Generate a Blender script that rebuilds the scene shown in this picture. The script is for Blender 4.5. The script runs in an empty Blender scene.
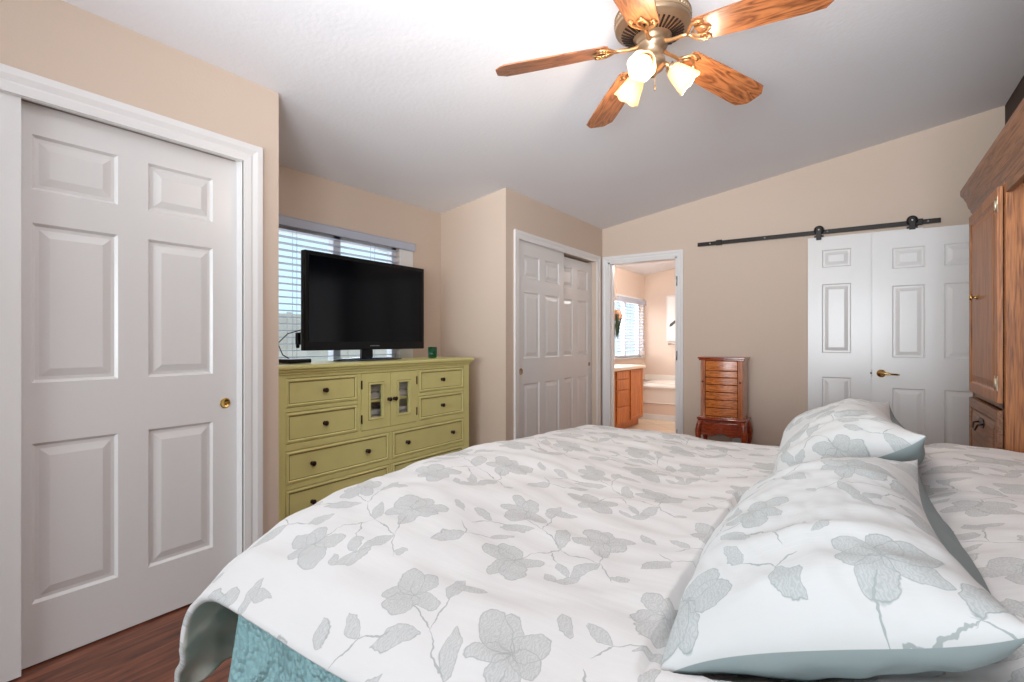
import bpy, bmesh, math, random
from mathutils import Vector, Matrix, noise
PI = math.pi
SC = bpy.context.scene
COL = SC.collection
random.seed(4)

# ------------------------------------------------------------------ camera
HC = 1.18
HEAD = math.radians(34.18)
cam_d = bpy.data.cameras.new('camera')
cam_d.sensor_width = 36.0
cam_d.lens = 36.0 * 511.0 / 1024.0
cam_d.clip_start = 0.02
cam = bpy.data.objects.new('camera', cam_d)
COL.objects.link(cam)
cam.location = (0, 0, HC)
cam.rotation_euler = (PI / 2, 0, HEAD)
SC.camera = cam

# ------------------------------------------------------------------ colour management, sky, daylight
SC.view_settings.view_transform = 'Standard'
SC.view_settings.look = 'None'
SC.view_settings.gamma = 1.0
SC.view_settings.exposure = 0.0
SC.view_settings.use_curve_mapping = False
world = bpy.data.worlds.new('world')
SC.world = world
world.use_nodes = True
wn = world.node_tree
bgn = wn.nodes['Background']
bgn.inputs['Color'].default_value = (0.62, 0.86, 1.0, 1)
bgn.inputs['Strength'].default_value = 1.35


def area(name, loc, direction, sx, sy, power, color=(1, 1, 1), spread=180):
    L = bpy.data.lights.new(name, 'AREA')
    L.shape = 'RECTANGLE'; L.size = sx; L.size_y = sy
    L.energy = power; L.color = color; L.spread = math.radians(spread)
    o = bpy.data.objects.new(name, L); COL.objects.link(o)
    o.location = loc
    o.rotation_euler = Vector(direction).to_track_quat('-Z', 'Y').to_euler()
    return o


# daylight at the glazing of each window
area('daylight_rear_window', (-0.75, -3.78, 1.45), (0, 1, 0.28), 2.6, 1.5, 92, (0.88, 0.95, 1.0), 125)
# added fill light behind the camera, aimed up to brighten the ceiling
area('ceiling_fill', (0.0, -0.75, 1.40), (-0.25, 1.0, 0.62), 1.2, 1.2, 58, (0.90, 0.95, 1.0), 88)
area('hall_fill', (1.25, 4.70, 1.3), (-1, -0.7, 0.3), 0.8, 1.9, 4, (0.97, 0.98, 1.0))  # added fill light in the unseen hall, lifts the far end of the room
area('daylight_clerestory', (0.915, 0.62, 2.30), (-1, 0, 0.1), 1.2, 0.42, 6, (0.93, 0.97, 1.0))
area('daylight_alcove_window', (-3.30, 2.36, 1.45), (1, 0, -0.1), 1.0, 0.9, 5, (0.9, 0.96, 1.0))
area('daylight_bath_window', (-3.26, 7.95, 1.4), (1, 0, 0), 1.2, 0.9, 22, (1.0, 0.98, 0.95))


# ------------------------------------------------------------------ materials
def lin(c):
    return tuple(((v / 255.0) / 12.92 if v / 255.0 <= 0.04045 else (((v / 255.0) + 0.055) / 1.055) ** 2.4) for v in c) + (1,)


def new_mat(name):
    m = bpy.data.materials.new(name); m.use_nodes = True
    nt = m.node_tree; b = nt.nodes['Principled BSDF']
    return m, nt, b


def nd(nt, t, **kw):
    n = nt.nodes.new(t)
    for k, v in kw.items():
        setattr(n, k, v)
    return n


def plain(name, rgb, rough=0.5, metal=0.0, bump=0.0, bscale=60, var=0.0, vscale=6, spec=None, coat=0):
    m, nt, b = new_mat(name)
    c = lin(rgb)
    b.inputs['Base Color'].default_value = c
    b.inputs['Roughness'].default_value = rough
    b.inputs['Metallic'].default_value = metal
    if spec is not None: b.inputs['Specular IOR Level'].default_value = spec
    if coat: b.inputs['Coat Weight'].default_value = coat; b.inputs['Coat Roughness'].default_value = 0.08
    tc = nd(nt, 'ShaderNodeTexCoord')
    if var > 0:
        n = nd(nt, 'ShaderNodeTexNoise'); n.inputs['Scale'].default_value = vscale; n.inputs['Detail'].default_value = 4
        nt.links.new(tc.outputs['Object'], n.inputs['Vector'])
        mr = nd(nt, 'ShaderNodeMapRange'); mr.inputs['To Min'].default_value = 1 - var; mr.inputs['To Max'].default_value = 1 + var
        nt.links.new(n.outputs['Fac'], mr.inputs['Value'])
        mx = nd(nt, 'ShaderNodeVectorMath', operation='SCALE'); mx.inputs[0].default_value = c[:3]
        nt.links.new(mr.outputs[0], mx.inputs['Scale']); nt.links.new(mx.outputs[0], b.inputs['Base Color'])
    if bump > 0:
        n2 = nd(nt, 'ShaderNodeTexNoise'); n2.inputs['Scale'].default_value = bscale; n2.inputs['Detail'].default_value = 3
        nt.links.new(tc.outputs['Object'], n2.inputs['Vector'])
        bp = nd(nt, 'ShaderNodeBump'); bp.inputs['Strength'].default_value = bump; bp.inputs['Distance'].default_value = 0.005
        nt.links.new(n2.outputs['Fac'], bp.inputs['Height']); nt.links.new(bp.outputs[0], b.inputs['Normal'])
    return m


def wood(name, dark, light, rough=0.4, scale=(14, 14, 1.1), coat=0.0, rings=9, rot=(0, 0, 0)):
    """streaked grain, stretched along the axis with the smallest scale"""
    m, nt, b = new_mat(name)
    tc = nd(nt, 'ShaderNodeTexCoord'); mp = nd(nt, 'ShaderNodeMapping')
    mp.inputs['Scale'].default_value = scale; mp.inputs['Rotation'].default_value = rot
    nt.links.new(tc.outputs['Object'], mp.inputs['Vector'])
    n = nd(nt, 'ShaderNodeTexNoise'); n.inputs['Scale'].default_value = 1.6; n.inputs['Detail'].default_value = 3; n.inputs['Distortion'].default_value = 0.6
    nt.links.new(mp.outputs[0], n.inputs['Vector'])
    sn = nd(nt, 'ShaderNodeMath', operation='MULTIPLY'); sn.inputs[1].default_value = rings
    nt.links.new(n.outputs['Fac'], sn.inputs[0])
    fr = nd(nt, 'ShaderNodeMath', operation='PINGPONG'); fr.inputs[1].default_value = 0.5
    nt.links.new(sn.outputs[0], fr.inputs[0])
    n2 = nd(nt, 'ShaderNodeTexNoise'); n2.inputs['Scale'].default_value = 9; n2.inputs['Detail'].default_value = 5
    nt.links.new(mp.outputs[0], n2.inputs['Vector'])
    ad = nd(nt, 'ShaderNodeMath', operation='ADD'); nt.links.new(fr.outputs[0], ad.inputs[0])
    nt.links.new(n2.outputs['Fac'], ad.inputs[1])
    r = nd(nt, 'ShaderNodeValToRGB')
    r.color_ramp.elements[0].position = 0.30; r.color_ramp.elements[0].color = lin(dark)
    r.color_ramp.elements[1].position = 0.95; r.color_ramp.elements[1].color = lin(light)
    nt.links.new(ad.outputs[0], r.inputs[0]); nt.links.new(r.outputs[0], b.inputs['Base Color'])
    b.inputs['Roughness'].default_value = rough
    if coat: b.inputs['Coat Weight'].default_value = coat; b.inputs['Coat Roughness'].default_value = 0.12
    bp = nd(nt, 'ShaderNodeBump'); bp.inputs['Strength'].default_value = 0.12; bp.inputs['Distance'].default_value = 0.002
    nt.links.new(ad.outputs[0], bp.inputs['Height']); nt.links.new(bp.outputs[0], b.inputs['Normal'])
    return m


def plank_floor():
    m, nt, b = new_mat('laminate_floor')
    tc = nd(nt, 'ShaderNodeTexCoord'); mp = nd(nt, 'ShaderNodeMapping'); mp.inputs['Rotation'].default_value = (0, 0, PI / 2)
    nt.links.new(tc.outputs['Object'], mp.inputs[0])
    br = nd(nt, 'ShaderNodeTexBrick'); br.offset = 0.37
    br.inputs['Scale'].default_value = 1; br.inputs['Brick Width'].default_value = 1.2; br.inputs['Row Height'].default_value = 0.125
    br.inputs['Mortar Size'].default_value = 0.0012; br.inputs['Mortar Smooth'].default_value = 0.1
    br.inputs['Color1'].default_value = (0.2, 0.2, 0.2, 1); br.inputs['Color2'].default_value = (0.9, 0.9, 0.9, 1); br.inputs['Mortar'].default_value = (0, 0, 0, 1)
    nt.links.new(mp.outputs[0], br.inputs['Vector'])
    m2 = nd(nt, 'ShaderNodeMapping'); m2.inputs['Scale'].default_value = (16, 1.6, 1)
    nt.links.new(tc.outputs['Object'], m2.inputs[0])
    n = nd(nt, 'ShaderNodeTexNoise'); n.inputs['Scale'].default_value = 2.6; n.inputs['Detail'].default_value = 6; n.inputs['Distortion'].default_value = 0.8
    nt.links.new(m2.outputs[0], n.inputs['Vector'])
    r = nd(nt, 'ShaderNodeValToRGB'); e = r.color_ramp.elements
    e[0].position = 0.3; e[0].color = lin((74, 38, 27)); e[1].position = 0.72; e[1].color = lin((150, 88, 62))
    nt.links.new(n.outputs['Fac'], r.inputs[0])
    mx = nd(nt, 'ShaderNodeMix', data_type='RGBA', blend_type='MULTIPLY'); mx.inputs['Factor'].default_value = 0.35
    nt.links.new(r.outputs[0], mx.inputs['A']); nt.links.new(br.outputs['Color'], mx.inputs['B'])
    nt.links.new(mx.outputs['Result'], b.inputs['Base Color'])
    b.inputs['Roughness'].default_value = 0.33
    return m


def tile_floor():
    m, nt, b = new_mat('bath_tile')
    tc = nd(nt, 'ShaderNodeTexCoord'); mp = nd(nt, 'ShaderNodeMapping'); mp.inputs['Rotation'].default_value = (0, 0, PI / 4)
    nt.links.new(tc.outputs['Object'], mp.inputs[0])
    br = nd(nt, 'ShaderNodeTexBrick'); br.offset = 0.0
    br.inputs['Scale'].default_value = 1; br.inputs['Brick Width'].default_value = 0.42; br.inputs['Row Height'].default_value = 0.42
    br.inputs['Mortar Size'].default_value = 0.006
    br.inputs['Color1'].default_value = lin((232, 212, 186)); br.inputs['Color2'].default_value = lin((212, 190, 164)); br.inputs['Mortar'].default_value = lin((186, 160, 132))
    nt.links.new(mp.outputs[0], br.inputs['Vector']); nt.links.new(br.outputs['Color'], b.inputs['Base Color'])
    b.inputs['Roughness'].default_value = 0.3
    return m


# floral print: petals, leaves and stems of one repeat, in metres
TILE = 0.60
FS = 1.18


def floral_motif():
    pet, leaf, stem = [], [], []

    def flower(cx, cy, ang, s, k=5):
        for i in range(k):
            a = ang + (i - (k - 1) / 2) * (2 * PI / (k + 0.6)) + (0.12 if i % 2 else -0.08)
            L = s * (0.52, 0.60, 0.50, 0.58, 0.48, 0.55)[i % 6]
            pet.append((cx + math.cos(a) * L * 0.66, cy + math.sin(a) * L * 0.66, a, L * 0.66, L * (0.42, 0.50, 0.40)[i % 3]))

    def lf(x, y, a, L, w=0.34):
        leaf.append((x + math.cos(a) * L * 0.5, y + math.sin(a) * L * 0.5, a, L * 0.5, L * w * 0.5))

    def st(pts, w=0.0024):
        for p, q in zip(pts, pts[1:]):
            dx, dy = q[0] - p[0], q[1] - p[1]; L = math.hypot(dx, dy)
            stem.append(((p[0] + q[0]) / 2, (p[1] + q[1]) / 2, math.atan2(dy, dx), L / 2 + 0.008, w))
    flower(0.15, 0.42, 1.9, 0.145, 6)
    flower(0.47, 0.46, -0.5, 0.130, 5)
    flower(0.33, 0.14, -1.3, 0.145, 5)
    st([(0.03, 0.20), (0.10, 0.27), (0.14, 0.38)])
    st([(0.10, 0.27), (0.24, 0.30), (0.36, 0.37), (0.45, 0.42)])
    st([(0.24, 0.30), (0.31, 0.22), (0.33, 0.14)])
    st([(0.36, 0.37), (0.38, 0.50)])
    st([(0.46, 0.20), (0.53, 0.16), (0.58, 0.20)])
    lf(0.10, 0.27, -1.2, 0.12, 0.40); lf(0.24, 0.30, 1.1, 0.13, 0.42); lf(0.38, 0.48, 1.4, 0.10, 0.45)
    lf(0.38, 0.36, -0.6, 0.12, 0.36); lf(0.46, 0.20, 2.2, 0.09, 0.4); lf(0.53, 0.16, -1.0, 0.12, 0.45)
    lf(0.04, 0.21, 2.6, 0.05, 0.5); lf(0.52, 0.30, 0.3, 0.09, 0.45); lf(0.30, 0.55, -0.2, 0.10, 0.4); lf(0.21, 0.21, -2.4, 0.08, 0.5)
    st([(0.44, 0.33), (0.52, 0.30), (0.56, 0.24)]); st([(0.21, 0.21), (0.27, 0.27)])
    lf(0.02, 0.52, 0.7, 0.08, 0.4); lf(0.18, 0.10, 2.3, 0.10, 0.42); lf(0.17, 0.10, 0.5, 0.06, 0.5)
    return pet, leaf, stem


def floral(name, base, ink, fs=1.35):
    m, nt, b = new_mat(name)
    L = nt.links.new
    uv = nd(nt, 'ShaderNodeUVMap'); uv.uv_map = 'UVMap'
    nz = nd(nt, 'ShaderNodeTexNoise'); nz.inputs['Scale'].default_value = 9; nz.inputs['Detail'].default_value = 2
    L(uv.outputs[0], nz.inputs['Vector'])
    n3 = nd(nt, 'ShaderNodeTexNoise'); n3.inputs['Scale'].default_value = 45; n3.inputs['Detail'].default_value = 2
    L(uv.outputs[0], n3.inputs['Vector'])
    s1 = nd(nt, 'ShaderNodeVectorMath', operation='SUBTRACT'); s1.inputs[1].default_value = (0.5, 0.5, 0.5); L(nz.outputs['Color'], s1.inputs[0])
    s2 = nd(nt, 'ShaderNodeVectorMath', operation='SCALE'); s2.inputs['Scale'].default_value = 0.075; L(s1.outputs[0], s2.inputs[0])
    s3 = nd(nt, 'ShaderNodeVectorMath', operation='SUBTRACT'); s3.inputs[1].default_value = (0.5, 0.5, 0.5); L(n3.outputs['Color'], s3.inputs[0])
    s4 = nd(nt, 'ShaderNodeVectorMath', operation='SCALE'); s4.inputs['Scale'].default_value = 0.022; L(s3.outputs[0], s4.inputs[0])
    us = nd(nt, 'ShaderNodeVectorMath', operation='SCALE'); us.inputs['Scale'].default_value = fs; L(uv.outputs[0], us.inputs[0])
    ad = nd(nt, 'ShaderNodeVectorMath', operation='ADD'); L(us.outputs[0], ad.inputs[0]); L(s2.outputs[0], ad.inputs[1])
    ad2 = nd(nt, 'ShaderNodeVectorMath', operation='ADD'); L(ad.outputs[0], ad2.inputs[0]); L(s4.outputs[0], ad2.inputs[1])
    # half-drop repeat: every second column is shifted
    sx = nd(nt, 'ShaderNodeSeparateXYZ'); L(ad2.outputs[0], sx.inputs[0])
    dv = nd(nt, 'ShaderNodeMath', operation='DIVIDE'); dv.inputs[1].default_value = TILE; L(sx.outputs[0], dv.inputs[0])
    fl = nd(nt, 'ShaderNodeMath', operation='FLOOR'); L(dv.outputs[0], fl.inputs[0])
    sh = nd(nt, 'ShaderNodeMath', operation='MULTIPLY_ADD'); sh.inputs[1].default_value = TILE * 0.43; L(fl.outputs[0], sh.inputs[0]); L(sx.outputs[1], sh.inputs[2])
    wx = nd(nt, 'ShaderNodeMath', operation='WRAP'); wx.inputs[1].default_value = TILE; wx.inputs[2].default_value = 0; L(sx.outputs[0], wx.inputs[0])
    wy = nd(nt, 'ShaderNodeMath', operation='WRAP'); wy.inputs[1].default_value = TILE; wy.inputs[2].default_value = 0; L(sh.outputs[0], wy.inputs[0])
    P = nd(nt, 'ShaderNodeCombineXYZ'); L(wx.outputs[0], P.inputs[0]); L(wy.outputs[0], P.inputs[1])
    pet, leaf, stem = floral_motif()

    def local(e):
        x, y, a, rx, ry = e
        mp = nd(nt, 'ShaderNodeMapping', vector_type='TEXTURE')
        mp.inputs['Location'].default_value = (x, y, 0); mp.inputs['Rotation'].default_value = (0, 0, a); mp.inputs['Scale'].default_value = (rx, ry, 1)
        L(P.outputs[0], mp.inputs['Vector']); return mp

    def dist(e, pointed):
        mp = local(e)
        if not pointed:
            v = nd(nt, 'ShaderNodeVectorMath', operation='LENGTH'); L(mp.outputs[0], v.inputs[0]); return v.outputs['Value']
        v = nd(nt, 'ShaderNodeVectorMath', operation='ABSOLUTE'); L(mp.outputs[0], v.inputs[0])
        s = nd(nt, 'ShaderNodeSeparateXYZ'); L(v.outputs[0], s.inputs[0])
        q = nd(nt, 'ShaderNodeMath', operation='MULTIPLY_ADD'); L(s.outputs[0], q.inputs[0]); L(s.outputs[0], q.inputs[1]); L(s.outputs[1], q.inputs[2])
        return q.outputs[0]

    def m1(op, a, bb, c=None, clamp=False):
        q = nd(nt, 'ShaderNodeMath', operation=op); q.use_clamp = clamp
        for i, v in enumerate((a, bb, c)):
            if v is None: continue
            if isinstance(v, (int, float)): q.inputs[i].default_value = v
            else: L(v, q.inputs[i])
        return q.outputs[0]
    fill = None; edge = None
    for lst, ptd, wdt in ((pet, False, 0.07), (leaf, True, 0.10)):
        for e in lst:
            d = dist(e, ptd)
            fill = d if fill is None else m1('MINIMUM', fill, d)
            r = m1('SUBTRACT', d, 0.96); r = m1('ABSOLUTE', r, None)
            r = m1('SUBTRACT', 1.0, m1('DIVIDE', r, wdt), clamp=True)
            edge = r if edge is None else m1('MAXIMUM', edge, r)
    smin = None
    for e in stem:
        d = dist(e, True)
        smin = d if smin is None else m1('MINIMUM', smin, d)
    inside = m1('MULTIPLY', m1('SUBTRACT', 1.02, fill), 16, clamp=True)
    st = m1('MULTIPLY', m1('SUBTRACT', 1.1, smin), 4, clamp=True)
    # fine pen hatching inside the petals
    wv = nd(nt, 'ShaderNodeTexWave'); wv.inputs['Scale'].default_value = 48; wv.inputs['Distortion'].default_value = 14; wv.inputs['Detail'].default_value = 3; wv.inputs['Detail Scale'].default_value = 1.5
    L(uv.outputs[0], wv.inputs['Vector'])
    hat = m1('MULTIPLY_ADD', wv.outputs['Fac'], -0.40, 0.92)
    f = m1('MULTIPLY', inside, m1('MULTIPLY', hat, 0.50))
    f = m1('MAXIMUM', f, m1('MULTIPLY', edge, 0.72))
    f = m1('MAXIMUM', f, m1('MULTIPLY', st, 0.62))
    mx = nd(nt, 'ShaderNodeMix', data_type='RGBA'); L(f, mx.inputs['Factor'])
    mx.inputs['A'].default_value = lin(base); mx.inputs['B'].default_value = lin(ink)
    L(mx.outputs['Result'], b.inputs['Base Color'])
    b.inputs['Roughness'].default_value = 0.85; b.inputs['Specular IOR Level'].default_value = 0.15
    b.inputs['Sheen Weight'].default_value = 0.15
    # slubby creases running across the cloth
    mp = nd(nt, 'ShaderNodeMapping'); mp.inputs['Scale'].default_value = (7, 42, 1); mp.inputs['Rotation'].default_value = (0, 0, 0.35); L(uv.outputs[0], mp.inputs[0])
    n4 = nd(nt, 'ShaderNodeTexNoise'); n4.inputs['Scale'].default_value = 1; n4.inputs['Detail'].default_value = 5; L(mp.outputs[0], n4.inputs['Vector'])
    bp = nd(nt, 'ShaderNodeBump'); bp.inputs['Strength'].default_value = 0.30; bp.inputs['Distance'].default_value = 0.004
    L(n4.outputs['Fac'], bp.inputs['Height']); L(bp.outputs[0], b.inputs['Normal'])
    return m


def quilt_mat():
    m, nt, b = new_mat('teal_quilt')
    L = nt.links.new
    uv = nd(nt, 'ShaderNodeUVMap'); uv.uv_map = 'UVMap'
    nz = nd(nt, 'ShaderNodeTexNoise'); nz.inputs['Scale'].default_value = 3.2; nz.inputs['Detail'].default_value = 0
    L(uv.outputs[0], nz.inputs['Vector'])
    mu = nd(nt, 'ShaderNodeMath', operation='MULTIPLY'); mu.inputs[1].default_value = 16; L(nz.outputs['Fac'], mu.inputs[0])
    pp = nd(nt, 'ShaderNodeMath', operation='PINGPONG'); pp.inputs[1].default_value = 0.5; L(mu.outputs[0], pp.inputs[0])
    vo = nd(nt, 'ShaderNodeTexVoronoi'); vo.inputs['Scale'].default_value = 75; L(uv.outputs[0], vo.inputs['Vector'])
    mb = nd(nt, 'ShaderNodeMath', operation='MULTIPLY_ADD'); mb.inputs[1].default_value = -0.35; L(vo.outputs['Distance'], mb.inputs[0]); L(pp.outputs[0], mb.inputs[2])
    bp = nd(nt, 'ShaderNodeBump'); bp.inputs['Strength'].default_value = 1.0; bp.inputs['Distance'].default_value = 0.03
    L(mb.outputs[0], bp.inputs['Height']); L(bp.outputs[0], b.inputs['Normal'])
    b.inputs['Base Color'].default_value = lin((150, 190, 194)); b.inputs['Roughness'].default_value = 0.85
    b.inputs['Specular IOR Level'].default_value = 0.2
    return m


M = {}
M['wall'] = plain('tan_wall_paint', (212, 192, 175), 0.75, bump=0.15, bscale=90, spec=0.25)
M['brown_wall'] = plain('dark_brown_wall_paint', (70, 52, 44), 0.8, bump=0.15, bscale=90)
M['ceiling'] = plain('ceiling_paint', (236, 234, 236), 0.9, bump=0.25, bscale=45, spec=0.1)
M['bath_wall'] = plain('bath_wall_paint', (226, 204, 188), 0.75, spec=0.2)
M['door'] = plain('white_door_paint', (226, 223, 221), 0.28, bump=0.02, bscale=30)
M['trim'] = plain('white_trim_paint', (231, 228, 226), 0.35)
M['closet_shade'] = plain('painted_closet_shade', (60, 55, 50), 0.9)
M['floor'] = plank_floor()
M['tile'] = tile_floor()
M['green'] = plain('sage_green_paint', (224, 216, 144), 0.42, var=0.06, vscale=9)
M['rub'] = plain('rubbed_edge_brown', (104, 88, 52), 0.6)
M['bronze'] = plain('dark_bronze', (58, 44, 38), 0.35, metal=0.7)
M['black_metal'] = plain('black_rail_metal', (38, 33, 31), 0.45, metal=0.5)
M['brass'] = plain('polished_brass', (205, 168, 100), 0.22, metal=1.0)
M['antique'] = plain('antique_brass', (176, 150, 122), 0.36, metal=0.8, var=0.15, vscale=30)
M['iron_gold'] = plain('blade_iron_brass', (206, 160, 110), 0.32, metal=0.8)
M['hinge_metal'] = plain('worn_hinge_metal', (196, 184, 160), 0.35, metal=0.8)
M['chrome'] = plain('brushed_steel', (180, 180, 182), 0.3, metal=1.0)
M['black_plastic'] = plain('black_plastic', (8, 8, 10), 0.3, spec=0.3)
M['screen'] = plain('tv_screen', (3, 6, 12), 0.12, spec=0.22)
M['tv_base'] = plain('tv_base_gloss', (18, 40, 60), 0.08, coat=1.0)
M['grey_mark'] = plain('grey_marking', (140, 145, 150), 0.4)
M['oak'] = wood('oak_wood', (96, 54, 28), (172, 110, 62), 0.42, (26, 26, 1.3), rings=5)
M['oak_x'] = wood('oak_wood_across', (84, 52, 34), (142, 96, 64), 0.42, (26, 1.3, 26), rings=5)
M['cherry'] = wood('cherry_wood', (130, 56, 18), (214, 122, 54), 0.25, (3, 3, 24), coat=0.6, rings=5)
M['cherry_v'] = wood('cherry_wood_upright', (122, 54, 16), (190, 104, 46), 0.25, (16, 16, 1.5), coat=0.6, rings=5)
M['cherry_red'] = wood('red_cherry_wood', (100, 28, 12), (172, 70, 32), 0.25, (4, 4, 20), coat=0.6, rings=4)
M['vanity'] = wood('honey_maple', (178, 92, 36), (212, 128, 62), 0.4, (8, 8, 1.0), rings=4)
M['blade'] = wood('fan_blade_wood', (84, 42, 24), (170, 106, 64), 0.35, (1.5, 9, 9), rings=9, coat=0.2)
M['sage_cloth'] = plain('sage_reverse_cloth', (142, 155, 156), 0.85, bump=0.5, bscale=14, spec=0.15)
M['sage_dark'] = plain('sage_lining', (206, 204, 192), 0.8, bump=1.0, bscale=11, spec=0.15)
M['duvet'] = floral('floral_duvet', (214, 213, 212), (134, 141, 140))
M['sham'] = floral('floral_sham', (200, 203, 203), (120, 134, 135), 1.22)
M['quilt'] = quilt_mat()
M['mattress'] = plain('mattress_ticking', (225, 222, 215), 0.9)
M['blind'] = plain('blind_slat', (186, 190, 204), 0.5)
M['vinyl'] = plain('vinyl_frame', (225, 226, 230), 0.45)
M['linen'] = plain('white_linen', (226, 222, 220), 0.9, bump=0.5, bscale=40)
M['counter'] = plain('cream_counter', (246, 228, 205), 0.3)
M['tub'] = plain('tub_white', (240, 232, 222), 0.15)
M['peach'] = plain('peach_ceramic', (222, 172, 140), 0.4)
M['leafy'] = plain('trailing_green', (72, 92, 68), 0.6, var=0.25, vscale=40)
M['paper'] = plain('print_paper', (246, 240, 234), 0.7)
M['ink'] = plain('print_ink', (92, 88, 86), 0.7)
M['stucco'] = plain('outdoor_stucco', (236, 226, 218), 0.9)
M['ground'] = plain('outdoor_gravel', (222, 212, 200), 0.95, bump=0.3, bscale=20)
M['outlet'] = plain('outlet_plastic', (232, 230, 226), 0.4)


def glass_mat(name, rgb, rough=0.0, trans=1.0, thin=False):
    m, nt, b = new_mat(name)
    b.inputs['Base Color'].default_value = lin(rgb); b.inputs['Roughness'].default_value = rough
    b.inputs['Transmission Weight'].default_value = trans; b.inputs['IOR'].default_value = 1.45 if not thin else 1.05
    return m


def pane_mat(name, tint=(1, 1, 1), refl=0.06):
    m = bpy.data.materials.new(name); m.use_nodes = True; nt = m.node_tree; nt.nodes.clear()
    o = nd(nt, 'ShaderNodeOutputMaterial'); t = nd(nt, 'ShaderNodeBsdfTransparent'); g = nd(nt, 'ShaderNodeBsdfGlossy'); x = nd(nt, 'ShaderNodeMixShader')
    t.inputs[0].default_value = tint + (1,); g.inputs['Roughness'].default_value = 0.03; x.inputs[0].default_value = refl
    nt.links.new(t.outputs[0], x.inputs[1]); nt.links.new(g.outputs[0], x.inputs[2]); nt.links.new(x.outputs[0], o.inputs[0])
    return m


M['pane'] = pane_mat('window_glass')
M['green_glass'] = glass_mat('green_glass', (20, 150, 84), 0.05, 0.8)


def shade_mat(name, rgb, emit):
    m = bpy.data.materials.new(name); m.use_nodes = True; nt = m.node_tree; nt.nodes.clear()
    o = nd(nt, 'ShaderNodeOutputMaterial'); t = nd(nt, 'ShaderNodeBsdfTranslucent'); g = nd(nt, 'ShaderNodeBsdfPrincipled'); x = nd(nt, 'ShaderNodeMixShader')
    t.inputs[0].default_value = lin(rgb); g.inputs['Base Color'].default_value = lin(rgb); g.inputs['Roughness'].default_value = 0.25
    x.inputs[0].default_value = 0.55
    nt.links.new(g.outputs[0], x.inputs[1]); nt.links.new(t.outputs[0], x.inputs[2]); nt.links.new(x.outputs[0], o.inputs[0])
    return m


def emis(name, rgb, s):
    m, nt, b = new_mat(name)
    b.inputs['Base Color'].default_value = lin(rgb); b.inputs['Emission Color'].default_value = lin(rgb); b.inputs['Emission Strength'].default_value = s
    return m


M['shade_warm'] = shade_mat('frosted_shade', (250, 226, 190), 0)
M['bulb'] = emis('lit_bulb', (255, 238, 205), 7)


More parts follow.
